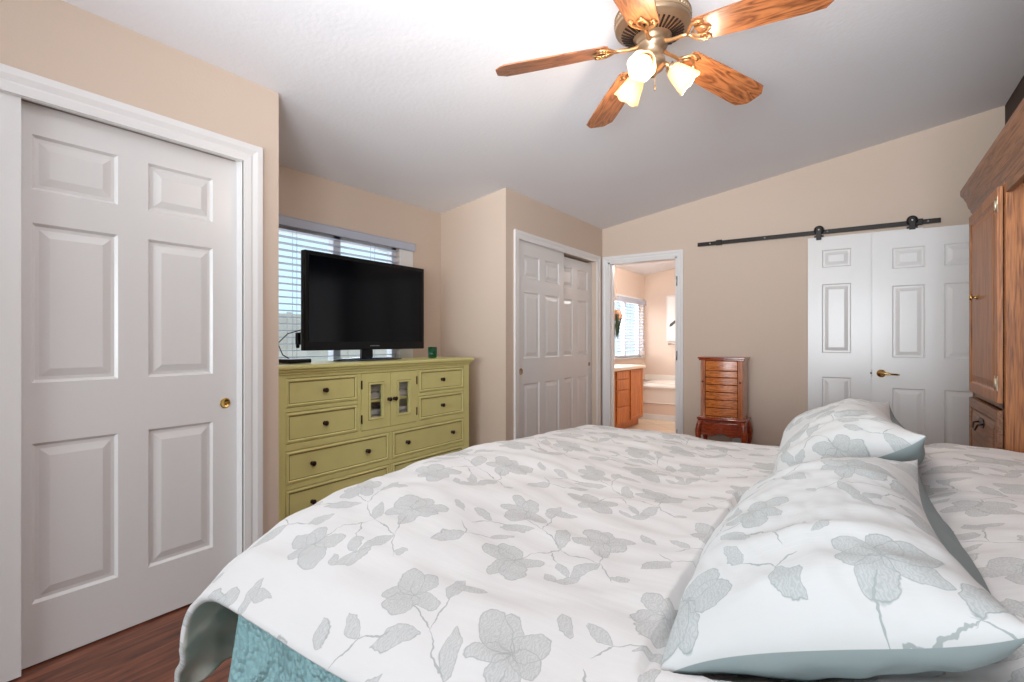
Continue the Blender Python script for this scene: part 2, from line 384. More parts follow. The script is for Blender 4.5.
# ------------------------------------------------------------------ mesh builder
class MB:
    def __init__(s):
        s.bm = bmesh.new(); s.uv = None

    def _xf(s, vs, mat4):
        if mat4 is not None:
            for v in vs: v.co = mat4 @ v.co

    def box(s, x0, x1, y0, y1, z0, z1, mi=0, xf=None):
        vs = [s.bm.verts.new((x, y, z)) for z in (z0, z1) for y in (y0, y1) for x in (x0, x1)]
        for f in ((0, 2, 3, 1), (4, 5, 7, 6), (0, 1, 5, 4), (2, 6, 7, 3), (0, 4, 6, 2), (1, 3, 7, 5)):
            fc = s.bm.faces.new([vs[i] for i in f]); fc.material_index = mi
        s._xf(vs, xf); return vs

    def prism(s, poly, a, b, axis='y', mi=0, xf=None):
        """poly in the two remaining axes, extruded from a to b along axis"""
        def mk(p, t):
            if axis == 'y': return (p[0], t, p[1])
            if axis == 'x': return (t, p[0], p[1])
            return (p[0], p[1], t)
        A = [s.bm.verts.new(mk(p, a)) for p in poly]; B = [s.bm.verts.new(mk(p, b)) for p in poly]
        n = len(poly); fs = [s.bm.faces.new(A), s.bm.faces.new(B[::-1])]
        for i in range(n): fs.append(s.bm.faces.new((A[i], B[i], B[(i + 1) % n], A[(i + 1) % n])))
        for f in fs: f.material_index = mi
        s._xf(A + B, xf); return A + B

    def lathe(s, prof, c=(0, 0, 0), seg=32, mi=0, xf=None, sx=1, sy=1):
        rings = []; allv = []
        for r, z in prof:
            if r < 1e-6: ring = [s.bm.verts.new((c[0], c[1], c[2] + z))]
            else: ring = [s.bm.verts.new((c[0] + sx * r * math.cos(2 * PI * i / seg), c[1] + sy * r * math.sin(2 * PI * i / seg), c[2] + z)) for i in range(seg)]
            rings.append(ring); allv += ring
        for a, b in zip(rings, rings[1:]):
            for i in range(seg):
                j = (i + 1) % seg
                if len(a) == 1 and len(b) == 1: continue
                if len(a) == 1: f = s.bm.faces.new((a[0], b[j], b[i]))
                elif len(b) == 1: f = s.bm.faces.new((a[i], a[j], b[0]))
                else: f = s.bm.faces.new((a[i], a[j], b[j], b[i]))
                f.material_index = mi; f.smooth = True
        s._xf(allv, xf); return allv

    def tube(s, pts, r, seg=10, mi=0, caps=True, xf=None):
        pts = [Vector(p) for p in pts]; rings = []; allv = []
        rr = r if isinstance(r, (list, tuple)) else [r] * len(pts)
        prev = None
        for i, p in enumerate(pts):
            d = (pts[min(i + 1, len(pts) - 1)] - pts[max(i - 1, 0)]).normalized()
            up = Vector((0, 0, 1)) if abs(d.z) < 0.95 else Vector((1, 0, 0))
            if prev is None: u = d.cross(up).normalized()
            else: u = (prev - d * prev.dot(d)).normalized()
            prev = u; v = d.cross(u)
            ring = [s.bm.verts.new(p + (u * math.cos(2 * PI * k / seg) + v * math.sin(2 * PI * k / seg)) * rr[i]) for k in range(seg)]
            rings.append(ring); allv += ring
        for a, b in zip(rings, rings[1:]):
            for k in range(seg):
                f = s.bm.faces.new((a[k], a[(k + 1) % seg], b[(k + 1) % seg], b[k])); f.smooth = True; f.material_index = mi
        if caps:
            for q in (rings[0][::-1], rings[-1]): f = s.bm.faces.new(q); f.material_index = mi
        s._xf(allv, xf); return allv

    def grid(s, nx, ny, fn, mi=0, uvf=None, closed=False):
        vs = [[s.bm.verts.new(fn(i / nx, j / ny)) for j in range(ny + 1)] for i in range(nx + 1)]
        if uvf and s.uv is None: s.uv = s.bm.loops.layers.uv.new('UVMap')
        for i in range(nx):
            for j in range(ny):
                f = s.bm.faces.new((vs[i][j], vs[i + 1][j], vs[i + 1][j + 1], vs[i][j + 1])); f.smooth = True; f.material_index = mi
                if uvf:
                    for lp, (a, b) in zip(f.loops, ((i, j), (i + 1, j), (i + 1, j + 1), (i, j + 1))): lp[s.uv].uv = uvf(a / nx, b / ny)
        return vs

    def panel(s, org, U, V, w, h, rings, mi=0):
        """nested rectangles in plane (U,V) from org; rings = [(inset, depth)], depth along -N"""
        N = Vector(U).cross(Vector(V)); org = Vector(org); U = Vector(U); V = Vector(V)
        prev = None
        for ins, dep in rings:
            r = [s.bm.verts.new(org + U * a + V * b - N * dep) for a, b in ((ins, ins), (w - ins, ins), (w - ins, h - ins), (ins, h - ins))]
            if prev:
                for k in range(4):
                    f = s.bm.faces.new((prev[k], prev[(k + 1) % 4], r[(k + 1) % 4], r[k])); f.material_index = mi
            prev = r
        f = s.bm.faces.new(prev); f.material_index = mi

    def face_grid(s, org, U, V, xs, ys, holes, rings, mi=0):
        """flat face cut by grid lines xs, ys; cells listed in holes get a moulded panel"""
        U = Vector(U); V = Vector(V); org = Vector(org)
        for i in range(len(xs) - 1):
            for j in range(len(ys) - 1):
                o = org + U * xs[i] + V * ys[j]
                w = xs[i + 1] - xs[i]; h = ys[j + 1] - ys[j]
                if (i, j) in holes: s.panel(o, U, V, w, h, rings, mi)
                else:
                    f = s.bm.faces.new([s.bm.verts.new(o + U * a + V * b) for a, b in ((0, 0), (w, 0), (w, h), (0, h))]); f.material_index = mi

    def build(s, name, mats, parent=None, bevel=0, smooth=False, sub=0, weld=True, solid=None, recalc=True):
        if weld: bmesh.ops.remove_doubles(s.bm, verts=s.bm.verts, dist=1e-5)
        if recalc: bmesh.ops.recalc_face_normals(s.bm, faces=s.bm.faces)
        me = bpy.data.meshes.new(name); s.bm.to_mesh(me); s.bm.free()
        if not isinstance(mats, (list, tuple)): mats = [mats]
        for m in mats: me.materials.append(m)
        if smooth:
            for p in me.polygons: p.use_smooth = True
        o = bpy.data.objects.new(name, me); COL.objects.link(o)
        if parent: o.parent = parent
        if solid: 
            md = o.modifiers.new('thickness', 'SOLIDIFY'); md.thickness = solid[0]; md.offset = solid[1]
            if len(solid) > 2: md.material_offset = solid[2]
        if bevel:
            md = o.modifiers.new('bevel', 'BEVEL'); md.width = bevel; md.segments = 2; md.limit_method = 'ANGLE'; md.angle_limit = math.radians(40)
        if sub:
            md = o.modifiers.new('sub', 'SUBSURF'); md.levels = sub; md.render_levels = sub
        return o


def tag(o, label, cat, group=None, kind=None):
    o['label'] = label; o['category'] = cat
    if group: o['group'] = group
    if kind: o['kind'] = kind
    return o


def thing(name, loc, label, cat, group=None, rz=0):
    o = bpy.data.objects.new(name, None); COL.objects.link(o); o.location = loc; o.rotation_euler = (0, 0, rz)
    o.empty_display_size = 0.1
    return tag(o, label, cat, group)


def struct(o, label=None, cat=None):
    o['kind'] = 'structure'
    if label: o['label'] = label
    if cat: o['category'] = cat
    return o


def one(name, mat, fn, parent=None, **kw):
    b = MB(); fn(b); return b.build(name, mat, parent, **kw)


def sm(a, b, x):
    t = max(0.0, min(1.0, (x - a) / (b - a))); return t * t * (3 - 2 * t)


def lerp_list(pts, x):
    if x <= pts[0][0]: return pts[0][1]
    for (a, p), (b, q) in zip(pts, pts[1:]):
        if x <= b:
            t = (x - a) / (b - a); return p + (q - p) * t
    return pts[-1][1]


# ------------------------------------------------------------------ setting
XL, XD, XO, XH = -2.42, -2.39, -3.10, 0.92       # left wall, far closet wall, outer wall, head wall
YF, YB, YC, YA = 5.33, -3.80, 3.43, 1.47          # far wall, rear wall, alcove end wall, closet end
YT = 8.69


def zc(x): return 2.43 + 0.163 * (x + 2.42)


b = MB(); b.box(-3.2, 1.1, -4.0, YF + 0.06, -0.1, 0); struct(b.build('floor', M['floor']), 'reddish brown wood laminate floor', 'floor')
b = MB(); b.box(-3.2, -0.7, YF + 0.06, YT + 0.2, -0.1, 0); struct(b.build('floor', M['tile']), 'beige diagonal tile floor in the bathroom', 'floor')
b = MB(); b.prism([(-3.3, zc(-3.3)), (1.1, zc(1.1)), (1.1, zc(1.1) + 0.1), (-3.3, zc(-3.3) + 0.1)], -4.0, YT + 0.2)
struct(b.build('ceiling', M['ceiling']), 'white sloping ceiling', 'ceiling')

# left wall with the near closet opening (Y -0.22..1.285)
OA0, OA1, OAH = -0.30, 1.287, 2.045
b = MB()
b.box(XL - 0.11, XL, YB, OA0, 0, zc(XL) + 0.01); b.box(XL - 0.11, XL, OA1, YA, 0, zc(XL) + 0.01); b.box(XL - 0.11, XL, OA0, OA1, OAH, zc(XL) + 0.01)
b.prism([(XO, 0), (XL - 0.11, 0), (XL - 0.11, zc(XL - 0.11)), (XO, zc(XO))], YA - 0.1, YA)
struct(b.build('wall_left', M['wall']), 'tan wall around the near closet', 'wall')
# outer wall with alcove window
W0, W1, WZ0, WZ1 = 1.80, 2.93, 0.93, 1.95
b = MB()
zt = zc(XO) + 0.03
b.box(XO - 0.15, XO, YB, W0, 0, zt); b.box(XO - 0.15, XO, W1, YF, 0, zt); b.box(XO - 0.15, XO, W0, W1, 0, WZ0); b.box(XO - 0.15, XO, W0, W1, WZ1, zt)
struct(b.build('wall_outer', M['wall']), 'tan wall with the window over the dresser', 'wall')
# end wall of the alcove
b = MB(); b.prism([(XO, 0), (XD, 0), (XD, zc(XD)), (XO, zc(XO))], YC, YC + 0.1)
struct(b.build('wall_alcove', M['wall']), 'tan return wall right of the television', 'wall')
# far closet wall
OD0, OD1, ODH = 3.615, 5.175, 2.05
b = MB()
b.box(XD - 0.11, XD, YC + 0.1, OD0, 0, zc(XD) + 0.01); b.box(XD - 0.11, XD, OD1, YF, 0, zc(XD) + 0.01); b.box(XD - 0.11, XD, OD0, OD1, ODH, zc(XD) + 0.01)
struct(b.build('wall_closet', M['wall']), 'tan wall around the far closet', 'wall')
# far wall with bathroom doorway
DB0, DB1, DBH = -2.318, -1.557, 2.055
b = MB()
b.prism([(XO, 0), (DB0, 0), (DB0, zc(DB0) + .01), (XO, zc(XO) + .01)], YF, YF + 0.12)
b.prism([(DB0, DBH), (DB1, DBH), (DB1, zc(DB1) + .01), (DB0, zc(DB0) + .01)], YF, YF + 0.12)
b.prism([(DB1, 0), (XH + 0.1, 0), (XH + 0.1, zc(XH + .1) + .01), (DB1, zc(DB1) + .01)], YF, YF + 0.12)
struct(b.build('wall_far', M['wall']), 'tan far wall under the slope of the ceiling', 'wall')
# head wall, dark brown, with clerestory window over the bed
b = MB()
b.box(XH, XH + 0.12, YB, 4.30, 0, 2.10); b.box(XH, XH + 0.12, 5.13, YF, 0, 2.10); b.box(XH, XH + 0.12, YB, -0.03, 2.10, 2.96); b.box(XH, XH + 0.12, 1.27, YF, 2.10, 2.96); b.box(XH, XH + 0.12, -0.03, 1.27, 2.55, 2.97)
b.box(XH, XH + 0.12, YB, YF, 2.955, zc(XH) + 0.01)
struct(b.build('wall_head', M['brown_wall']), 'dark brown accent wall behind the bed unit', 'wall')
# hall beyond the open entry door
b = MB(); b.box(XH + 0.12, 2.2, 3.4, YF + 0.2, -0.1, 0); b.box(2.1, 2.2, 3.4, YF + 0.2, 0, 2.6); b.box(XH + 0.12, 2.2, YF + 0.1, YF + 0.2, 0, 2.6); b.box(XH + 0.12, 2.2, 3.3, 3.4, 0, 2.6); b.box(XH + 0.12, 2.2, 3.3, YF + 0.2, 2.5, 2.6)
struct(b.build('wall_hall', M['wall']), 'hall beyond the entry door', 'wall')
b = MB(); b.box(XH - 0.015, XH, 4.235, 4.30, 0, 2.165); b.box(XH - 0.015, XH, 5.13, 5.195, 0, 2.165); b.box(XH - 0.015, XH, 4.30, 5.13, 2.10, 2.165)
struct(b.build('trim_9', M['trim'], bevel=0.003), 'white casing of the entry doorway', 'trim')
# rear wall behind the camera with a wide window
b = MB()
b.prism([(XL - .11, 0), (-2.1, 0), (-2.1, zc(-2.1)), (XL - .11, zc(XL - .11))], YB - 0.12, YB)
b.prism([(0.6, 0), (XH + .1, 0), (XH + .1, zc(XH + .1)), (0.6, zc(0.6))], YB - 0.12, YB)
b.box(-2.1, 0.6, YB - 0.12, YB, 0, 0.65); b.prism([(-2.1, 2.25), (0.6, 2.25), (0.6, zc(0.6)), (-2.1, zc(-2.1))], YB - 0.12, YB)
struct(b.build('wall_rear', M['wall']), 'tan wall behind the bed side with a wide window', 'wall')
b = MB()
for x0, x1 in ((-2.1, -2.04), (-0.78, -0.72), (0.54, 0.6)): b.box(x0, x1, YB - 0.09, YB - 0.03, 0.65, 2.25)
for z0 in (0.65, 2.19): b.box(-2.1, 0.6, YB - 0.09, YB - 0.03, z0, z0 + 0.06)
struct(b.build('window_3', M['vinyl']))
b = MB()
for y0, y1 in ((-0.03, 0.01), (0.60, 0.64), (1.23, 1.27)): b.box(XH + 0.03, XH + 0.06, y0, y1, 2.10, 2.55)
for z0 in (2.10, 2.51): b.box(XH + 0.03, XH + 0.06, -0.03, 1.27, z0, z0 + 0.04)
for k in range(7): b.box(XH + 0.005, XH + 0.03, 0.0, 1.24, 2.15 + k * 0.055, 2.165 + k * 0.055)
struct(b.build('window_4', M['vinyl']))
# bathroom shell
b = MB()
zt = zc(XO) + 0.03
BW0, BW1, BZ0, BZ1 = 7.36, 8.55, 0.91, 1.85
b.box(XO - 0.12, XO, YF, BW0, 0, zt); b.box(XO - 0.12, XO, BW1, YT, 0, zt); b.box(XO - 0.12, XO, BW0, BW1, 0, BZ0); b.box(XO - 0.12, XO, BW0, BW1, BZ1, zt)
struct(b.build('wall_bath_left', M['bath_wall']), 'peach tan bathroom wall with window', 'wall')
b = MB(); b.prism([(XO - .12, 0), (-0.8, 0), (-0.8, zc(-0.8)), (XO - .12, zc(XO - .12))], YT, YT + 0.1)
struct(b.build('wall_bath_back', M['bath_wall']), 'peach tan bathroom wall behind the tub', 'wall')
b = MB(); b.box(-0.9, -0.8, YF + 0.12, YT, 0, zc(-0.85)); struct(b.build('wall_bath_right', M['bath_wall']), 'bathroom wall right of the doorway', 'wall')


# trims: moulded casings
def casing(b, a0, a1, h, w, plane, nrm, t=0.018):
    """U-shaped casing; a = coordinate along wall; nrm(a, d, z) -> point"""
    prof = [(0.0, 0.0), (0.0, t * 0.6), (w * 0.35, t * 0.75), (w * 0.45, t * 0.62), (w * 0.7, t), (w, t), (w, 0.0)]
    def ring(fn): return [b.bm.verts.new(nrm(*fn(u, d))) for u, d in prof]
    R = [ring(lambda u, d: (a0 - u, d, 0.0)), ring(lambda u, d: (a0 - u, d, h + u)), ring(lambda u, d: (a1 + u, d, h + u)), ring(lambda u, d: (a1 + u, d, 0.0))]
    for p, q in zip(R, R[1:]):
        for k in range(len(prof) - 1): b.bm.faces.new((p[k], p[k + 1], q[k + 1], q[k]))


b = MB(); casing(b, OA0, 1.292, 2.035, 0.085, XL, lambda a, d, z: (XL + d, a, z))
b.box(XL - 0.10, XL, OA1 - 0.001, OA1 + 0.004, 0, OAH); b.box(XL - 0.02, XL + 0.0, OA0, OA1, OAH - 0.012, OAH)
struct(b.build('trim_1', M['trim']), 'white moulded casing round the near closet', 'trim')
b = MB(); casing(b, OD0, OD1, 2.045, 0.07, XD, lambda a, d, z: (XD + d, a, z))
struct(b.build('trim_2', M['trim']), 'white casing round the far closet', 'trim')
b = MB(); casing(b, DB0, DB1, DBH, 0.065, YF, lambda a, d, z: (a, YF - d, z))
b.box(DB0 - .001, DB0 + 0.018, YF - 0.002, YF + 0.13, 0, DBH); b.box(DB1 - 0.018, DB1 + .001, YF - 0.002, YF + 0.13, 0, DBH); b.box(DB0, DB1, YF - 0.002, YF + 0.13, DBH - 0.018, DBH)
b.box(DB0 + 0.018, DB0 + 0.03, YF + 0.05, YF + 0.09, 0, DBH - 0.018); b.box(DB1 - 0.03, DB1 - 0.018, YF + 0.05, YF + 0.09, 0, DBH - 0.018)
tr3 = struct(b.build('trim_3', M['trim']), 'white casing and jamb of the bathroom doorway', 'trim')
for z in (0.22, 1.03, 1.80):
    b = MB(); b.tube([(DB1 + 0.001, YF - 0.014, z - 0.048), (DB1 + 0.001, YF - 0.014, z + 0.048)], 0.0075, 10); b.box(DB1 - 0.003, DB1 + 0.003, YF - 0.012, YF + 0.02, z - 0.045, z + 0.045)
    b.build('hinge', M['chrome'], tr3)


def skirting(name, x0, x1, y0, y1, label):
    b = MB(); b.box(x0, x1, y0, y1, 0, 0.08); struct(b.build(name, M['trim'], bevel=0.004), label, 'baseboard')


skirting('baseboard_left', XL, XL + 0.012, 1.38, YA, 'white baseboard on the left wall')
skirting('baseboard_alcove', XO, XD, YC - 0.012, YC, 'white baseboard of the alcove')
skirting('baseboard_outer', XO, XO + 0.012, YA, YC - 0.012, 'white baseboard under the window')
skirting('baseboard_far', -1.49, XH, YF - 0.012, YF, 'white baseboard on the far wall')
skirting('baseboard_head', XH - 0.012, XH, 3.47, 4.235, 'white baseboard on the head wall')

# closet backs; their dark colour stands in for the shade inside
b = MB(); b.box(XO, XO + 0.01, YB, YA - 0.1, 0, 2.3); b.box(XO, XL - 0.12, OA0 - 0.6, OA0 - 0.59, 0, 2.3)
struct(b.build('trim_4', M['closet_shade']), 'near closet back painted dark for the shade inside', 'trim')
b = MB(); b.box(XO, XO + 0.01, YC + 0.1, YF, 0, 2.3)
struct(b.build('trim_5', M['closet_shade']), 'far closet back painted dark for the shade inside', 'trim')

# ------------------------------------------------------------------ six panel doors
RINGS = [(0.0, 0.0), (0.010, 0.010), (0.022, 0.010), (0.050, 0.002)]


def six_panel(name, w, h, stile, pw, rows, t=0.035, both=False):
    """slab in local coords: x across, z up, face towards -y at y=0"""
    b = MB()
    mull = w - 2 * stile - 2 * pw
    xs = [0, stile, stile + pw, stile + pw + mull, stile + pw * 2 + mull, w]
    ys = [0]
    for a, c in rows: ys += [a, c]
    ys.append(h)
    holes = {(i, j) for i in (1, 3) for j in (1, 3, 5)}
    b.face_grid((0, 0, 0), (1, 0, 0), (0, 0, 1), xs, ys, holes, RINGS)
    b.face_grid((w, t, 0), (-1, 0, 0), (0, 0, 1), xs, ys, holes, RINGS)
    for q in (((0, 0, 0), (0, t, 0), (0, t, h), (0, 0, h)), ((w, 0, 0), (w, 0, h), (w, t, h), (w, t, 0)), ((0, 0, h), (0, t, h), (w, t, h), (w, 0, h)), ((0, 0, 0), (w, 0, 0), (w, t, 0), (0, t, 0))):
        b.bm.faces.new([b.bm.verts.new(p) for p in q])
    o = b.build(name, M['door'], recalc=False)
    return o


ROWS = [(0.22, 0.80), (1.02, 1.60), (1.72, 1.92)]


def cup_pull(parent, x, z, mat, r=0.024):
    b = MB()
    xf = Matrix.Translation((x, 0, z)) @ Matrix.Rotation(PI / 2, 4, 'X')
    b.lathe([(0, 0.001), (r * 0.72, 0.001), (r * 0.8, 0.004), (r * 0.95, 0.0045), (r, 0.002), (r, -0.002)], seg=28, xf=xf)
    b.build('finger_pull', mat, parent)


# near closet pair: local x -> +Y when rotated by +90deg, face -y -> +X
d1 = six_panel('door_1', 0.855, 2.03, 0.115, 0.26, ROWS); d1.rotation_euler = (0, 0, PI / 2); d1.location = (-2.47, 0.437, 0.008)
struct(d1, 'white six panel sliding closet door with round brass pull', 'door'); cup_pull(d1, 0.795, 0.88, M['brass'])
d2 = six_panel('door_2', 0.79, 2.03, 0.115, 0.23, ROWS, 0.032); d2.rotation_euler = (0, 0, PI / 2); d2.location = (-2.428, -0.275, 0.006)
struct(d2, 'white closet door sliding in front at the left edge of the photo', 'door')
# far closet pair
d3 = six_panel('door_3', 0.83, 2.048, 0.10, 0.265, ROWS); d3.rotation_euler = (0, 0, PI / 2); d3.location = (XD - 0.014, OD0 + 0.005, 0.008)
struct(d3, 'white six panel closet door, left one of the far closet', 'door'); cup_pull(d3, 0.055, 0.91, M['antique'], 0.028)
d4 = six_panel('door_4', 0.80, 2.02, 0.10, 0.25, ROWS); d4.rotation_euler = (0, 0, PI / 2); d4.location = (XD - 0.058, OD1 - 0.803, 0.008)
struct(d4, 'white six panel closet door, right one of the far closet', 'door'); cup_pull(d4, 0.735, 0.92, M['antique'], 0.022)
# sliding barn door on the rail
d5 = six_panel('door_5', 0.805, 2.06, 0.107, 0.215, [(0.2, 0.83), (1.04, 1.645), (1.79, 1.945)]); d5.location = (-0.378, 5.262, 0.035)
struct(d5, 'white six panel door hanging from the black barn rail', 'door')
for lx in (0.085, 0.735):
    hb = MB()
    hb.lathe([(0, -0.012), (0.030, -0.012), (0.038, -0.006), (0.034, 0.0), (0.038, 0.006), (0.030, 0.012), (0, 0.012)], seg=28, xf=Matrix.Translation((lx, -0.004, 2.125)) @ Matrix.Rotation(PI / 2, 4, 'X'))
    hg = hb.build('roller', M['black_metal'], d5)
    hb = MB(); hb.box(lx - 0.02, lx + 0.02, -0.024, -0.018, 2.035, 2.15); hb.box(lx - 0.035, lx + 0.035, -0.022, 0.02, 2.06, 2.075)
    hb.lathe([(0, 0.004), (0.007, 0.003), (0.007, -0.003)], seg=10, mi=1, xf=Matrix.Translation((lx, -0.026, 2.125)) @ Matrix.Rotation(PI / 2, 4, 'X'))
    hb.build('hanger_strap', [M['black_metal'], M['chrome']], d5, bevel=0.002)
# hinged entry door, opened back against the far wall
d6 = six_panel('door_6', 0.80, 2.055, 0.133, 0.209, [(0.2, 0.785), (1.03, 1.615), (1.75, 1.92)]); d6.location = (0.089, 5.165, 0.014)
struct(d6, 'white six panel door with brass lever, standing open in front of the barn door', 'door')
b = MB()
b.lathe([(0, 0.026), (0.012, 0.026), (0.014, 0.012), (0.028, 0.008), (0.032, 0.0)], seg=28, xf=Matrix.Translation((0.062, 0, 0.90)) @ Matrix.Rotation(PI / 2, 4, 'X'))
b.tube([(0.062, -0.02, 0.90), (0.062, -0.05, 0.90), (0.085, -0.058, 0.902), (0.13, -0.055, 0.898), (0.165, -0.052, 0.896), (0.178, -0.046, 0.894)], [0.011, 0.012, 0.010, 0.008, 0.008, 0.006], 12)
b.build('lever_handle', M['brass'], d6)
b = MB(); b.box(-0.002, 0.0005, 0.008, 0.027, 0.87, 0.93); b.box(-0.012, 0.0, 0.012, 0.024, 0.893, 0.907); b.build('latch_plate', M['bronze'], d6)

# barn rail
rl = thing('barn_door_rail', (-0.40, 5.285, 2.145), 'long flat black steel barn door rail bolted to the far wall', 'rail')
one('rail_bar', M['black_metal'], lambda b: b.box(-0.94, 0.94, -0.0, 0.008, -0.019, 0.019), rl, bevel=0.002)
for x in (-0.82, -0.33, 0.17, 0.86):
    b = MB(); xf = Matrix.Translation((x, 0.0, 0)) @ Matrix.Rotation(PI / 2, 4, 'X')
    b.lathe([(0, 0.008), (0.007, 0.007), (0.009, 0.0)], seg=12, mi=1, xf=xf); b.lathe([(0.011, -0.008), (0.011, -0.044)], seg=14, xf=xf)
    b.build('bolt', [M['black_metal'], M['chrome']], rl)
for x in (-0.735, 0.80):
    one('end_stop', M['black_metal'], lambda b: b.box(x - 0.028, x + 0.028, -0.012, 0.014, -0.024, 0.026), rl, bevel=0.004)

# ------------------------------------------------------------------ alcove window, glass, blind
def window(name, X0, y0, y1, z0, z1, mull, lab):
    b = MB(); t = 0.045
    xa, xb = X0 - 0.10, X0 - 0.04
    b.box(xa, xb, y0, y0 + t, z0, z1); b.box(xa, xb, y1 - t, y1, z0, z1); b.box(xa, xb, y0, y1, z0, z0 + t); b.box(xa, xb, y0, y1, z1 - t, z1)
    b.box(xa, xb, mull - 0.032, mull + 0.032, z0, z1)
    w = struct(b.build(name, M['vinyl'], bevel=0.003), lab, 'window')
    g = MB(); g.box(X0 - 0.078, X0 - 0.074, y0 + t, y1 - t, z0 + t, z1 - t); g.build('window_pane', M['pane'], w)
    s = MB(); s.box(X0 - 0.10, X0 + 0.02, y0 - 0.02, y1 + 0.02, z0 - 0.02, z0); s.build('window_sill', M['trim'], w, bevel=0.003)
    return w


window('window_1', XO, W0, W1, WZ0, WZ1, 2.36, 'white framed two pane window behind the television')
window('window_2', XO, BW0, BW1, BZ0, BZ1, 7.9, 'bright bathroom window over the vanity end')
b = MB()
for (a0, a1, c0, c1) in ((1.66, W0, 0.95, 1.988), (W1, 3.075, 0.95, 1.988), (W0, W1, WZ1, 1.988)): b.box(XO, XO + 0.012, a0, a1, c0, c1)
struct(b.build('trim_6', M['trim'], bevel=0.003), 'flat white casing round the window behind the television', 'trim')


def blind(name, X0, y0, y1, z0, z1, tilt, label, pitch=0.044, valance=0.075, sw=0.046, vy=None, cords=None, vx=0.05):
    t = thing(name, (X0, (y0 + y1) / 2, z0), label, 'window blind')
    hw = (y1 - y0) / 2; H = z1 - z0
    vw = hw + 0.015 if vy is None else vy
    b = MB(); b.prism([(vx, H - valance), (vx + 0.018, H - valance), (vx + 0.020, H - valance + 0.008), (vx + 0.020, H - 0.008), (vx + 0.024, H), (vx, H)], -vw, vw, 'y'); b.build('valance', M['blind'], t, bevel=0.002)
    b = MB(); n = int((H - valance - 0.03) / pitch)
    ct, stt = math.cos(tilt), math.sin(tilt)
    for k in range(n):
        zz = H - valance - 0.02 - k * pitch
        pts = [(-sw / 2, -0.0015), (0, 0.0015), (sw / 2, -0.0015), (sw / 2, 0.0012), (0, 0.0042), (-sw / 2, 0.0012)]
        b.prism([(0.033 + p * ct - q * stt, zz + p * stt + q * ct) for p, q in pts], -hw, hw, 'y')
    b.build('slats', M['blind'], t)
    b = MB(); b.box(0.01, 0.056, -hw, hw, 0.0, 0.018); b.build('bottom_rail', M['blind'], t, bevel=0.002)
    for cy in (cords or (-hw * 0.7, hw * 0.7)):
        for cx in (0.009, 0.057):
            b = MB(); b.tube([(cx, cy, 0.01), (cx, cy, H - valance)], 0.0016, 6); b.build('ladder_cord', M['blind'], t)
    return t


blind('window_blind', XO - 0.046, W0 + 0.004, W1 - 0.004, 0.932, 1.990, 0.07, 'white slatted blind open behind the television', cords=(-0.36, 0.30), vy=0.715, vx=0.059, valance=0.062)
blind('window_blind', XO + 0.005, BW0 - 0.01, BW1 + 0.01, 0.93, 1.87, -0.45, 'white slatted blind in the bathroom window', pitch=0.05, cords=(-0.1, 0.3))
b = MB(); b.box(XO, XO + 0.012, BW0 - 0.06, BW0 - 0.012, 0.88, 1.91); b.box(XO, XO + 0.012, BW1 + 0.012, BW1 + 0.06, 0.88, 1.91)
b.box(XO, XO + 0.012, BW0 - .06, BW1 + .06, 1.875, 1.91); struct(b.build('trim_7', M['trim']), 'white casing round the bathroom window', 'trim')
# outdoors seen through the blinds
b = MB(); b.box(-12, XO - 0.16, -8, 14, -0.3, -0.1); struct(b.build('ground', M['ground']), 'pale gravel outside', 'ground')
b = MB(); b.box(-6.6, -6.4, -6, 14, -0.1, 1.55); 
for k in range(20): b.box(-6.4, -6.37, -6 + k, -5.94 + k, -0.1, 1.57)
struct(b.build('wall_garden', M['stucco']), 'pale garden wall outside', 'wall')

# ------------------------------------------------------------------ dresser
DX, DY0, DY1 = -2.62, 1.565, 3.235     # front plane, ends
dz = 1.045
dr = thing('dresser', (-2.84, 2.40, 0), 'sage green distressed dresser with many drawers and two small glass doors', 'dresser')


def L_(x, y, z): return (x + 2.84, y - 2.40, z)


def dbox(b, x0, x1, y0, y1, z0, z1, mi=0): b.box(x0 + 2.84, x1 + 2.84, y0 - 2.40, y1 - 2.40, z0, z1, mi)


b = MB()
xb = -3.0
dbox(b, xb, DX, DY0, DY0 + 0.025, 0.0, 0.995); dbox(b, xb, DX, DY1 - 0.025, DY1, 0.0, 0.995); dbox(b, xb, xb + 0.012, DY0, DY1, 0.08, 0.995)
F = lambda y0, y1, z0, z1: dbox(b, DX - 0.022, DX, y0, y1, z0, z1)
F(DY0, 1.632, 0, 0.995); F(3.168, DY1, 0, 0.995)                       # outer stiles
F(1.632, 3.168, 0.972, 0.995)                                           # top rail
F(2.125, 2.150, 0.60, 0.972); F(2.640, 2.668, 0.60, 0.972)              # inner stiles
F(1.632, 2.125, 0.782, 0.806); F(2.668, 3.168, 0.782, 0.806)
F(1.632, 3.168, 0.566, 0.605); F(1.632, 3.168, 0.350, 0.378); F(1.632, 3.168, 0.08, 0.150)
F(2.385, 2.415, 0.150, 0.350); F(2.385, 2.415, 0.378, 0.566)
dbox(b, xb, DX - 0.022, 2.127, 2.140, 0.60, 0.995); dbox(b, xb, DX - 0.022, 2.650, 2.663, 0.60, 0.995)   # cupboard cheeks
dbox(b, xb, DX - 0.022, 2.140, 2.650, 0.585, 0.60); dbox(b, xb, DX - 0.03, 2.140, 2.650, 0.775, 0.790)
b.build('body', M['green'], dr, bevel=0.003)
b = MB()
dbox(b, xb - 0.005, DX + 0.010, DY0 - 0.010, DY1 + 0.010, 0.990, 1.006); dbox(b, xb - 0.005, DX + 0.022, DY0 - 0.022, DY1 + 0.022, 1.006, 1.022); dbox(b, xb - 0.01, DX + 0.035, DY0 - 0.032, DY1 + 0.030, 1.022, dz)
b.build('top', M['green'], dr, bevel=0.006)


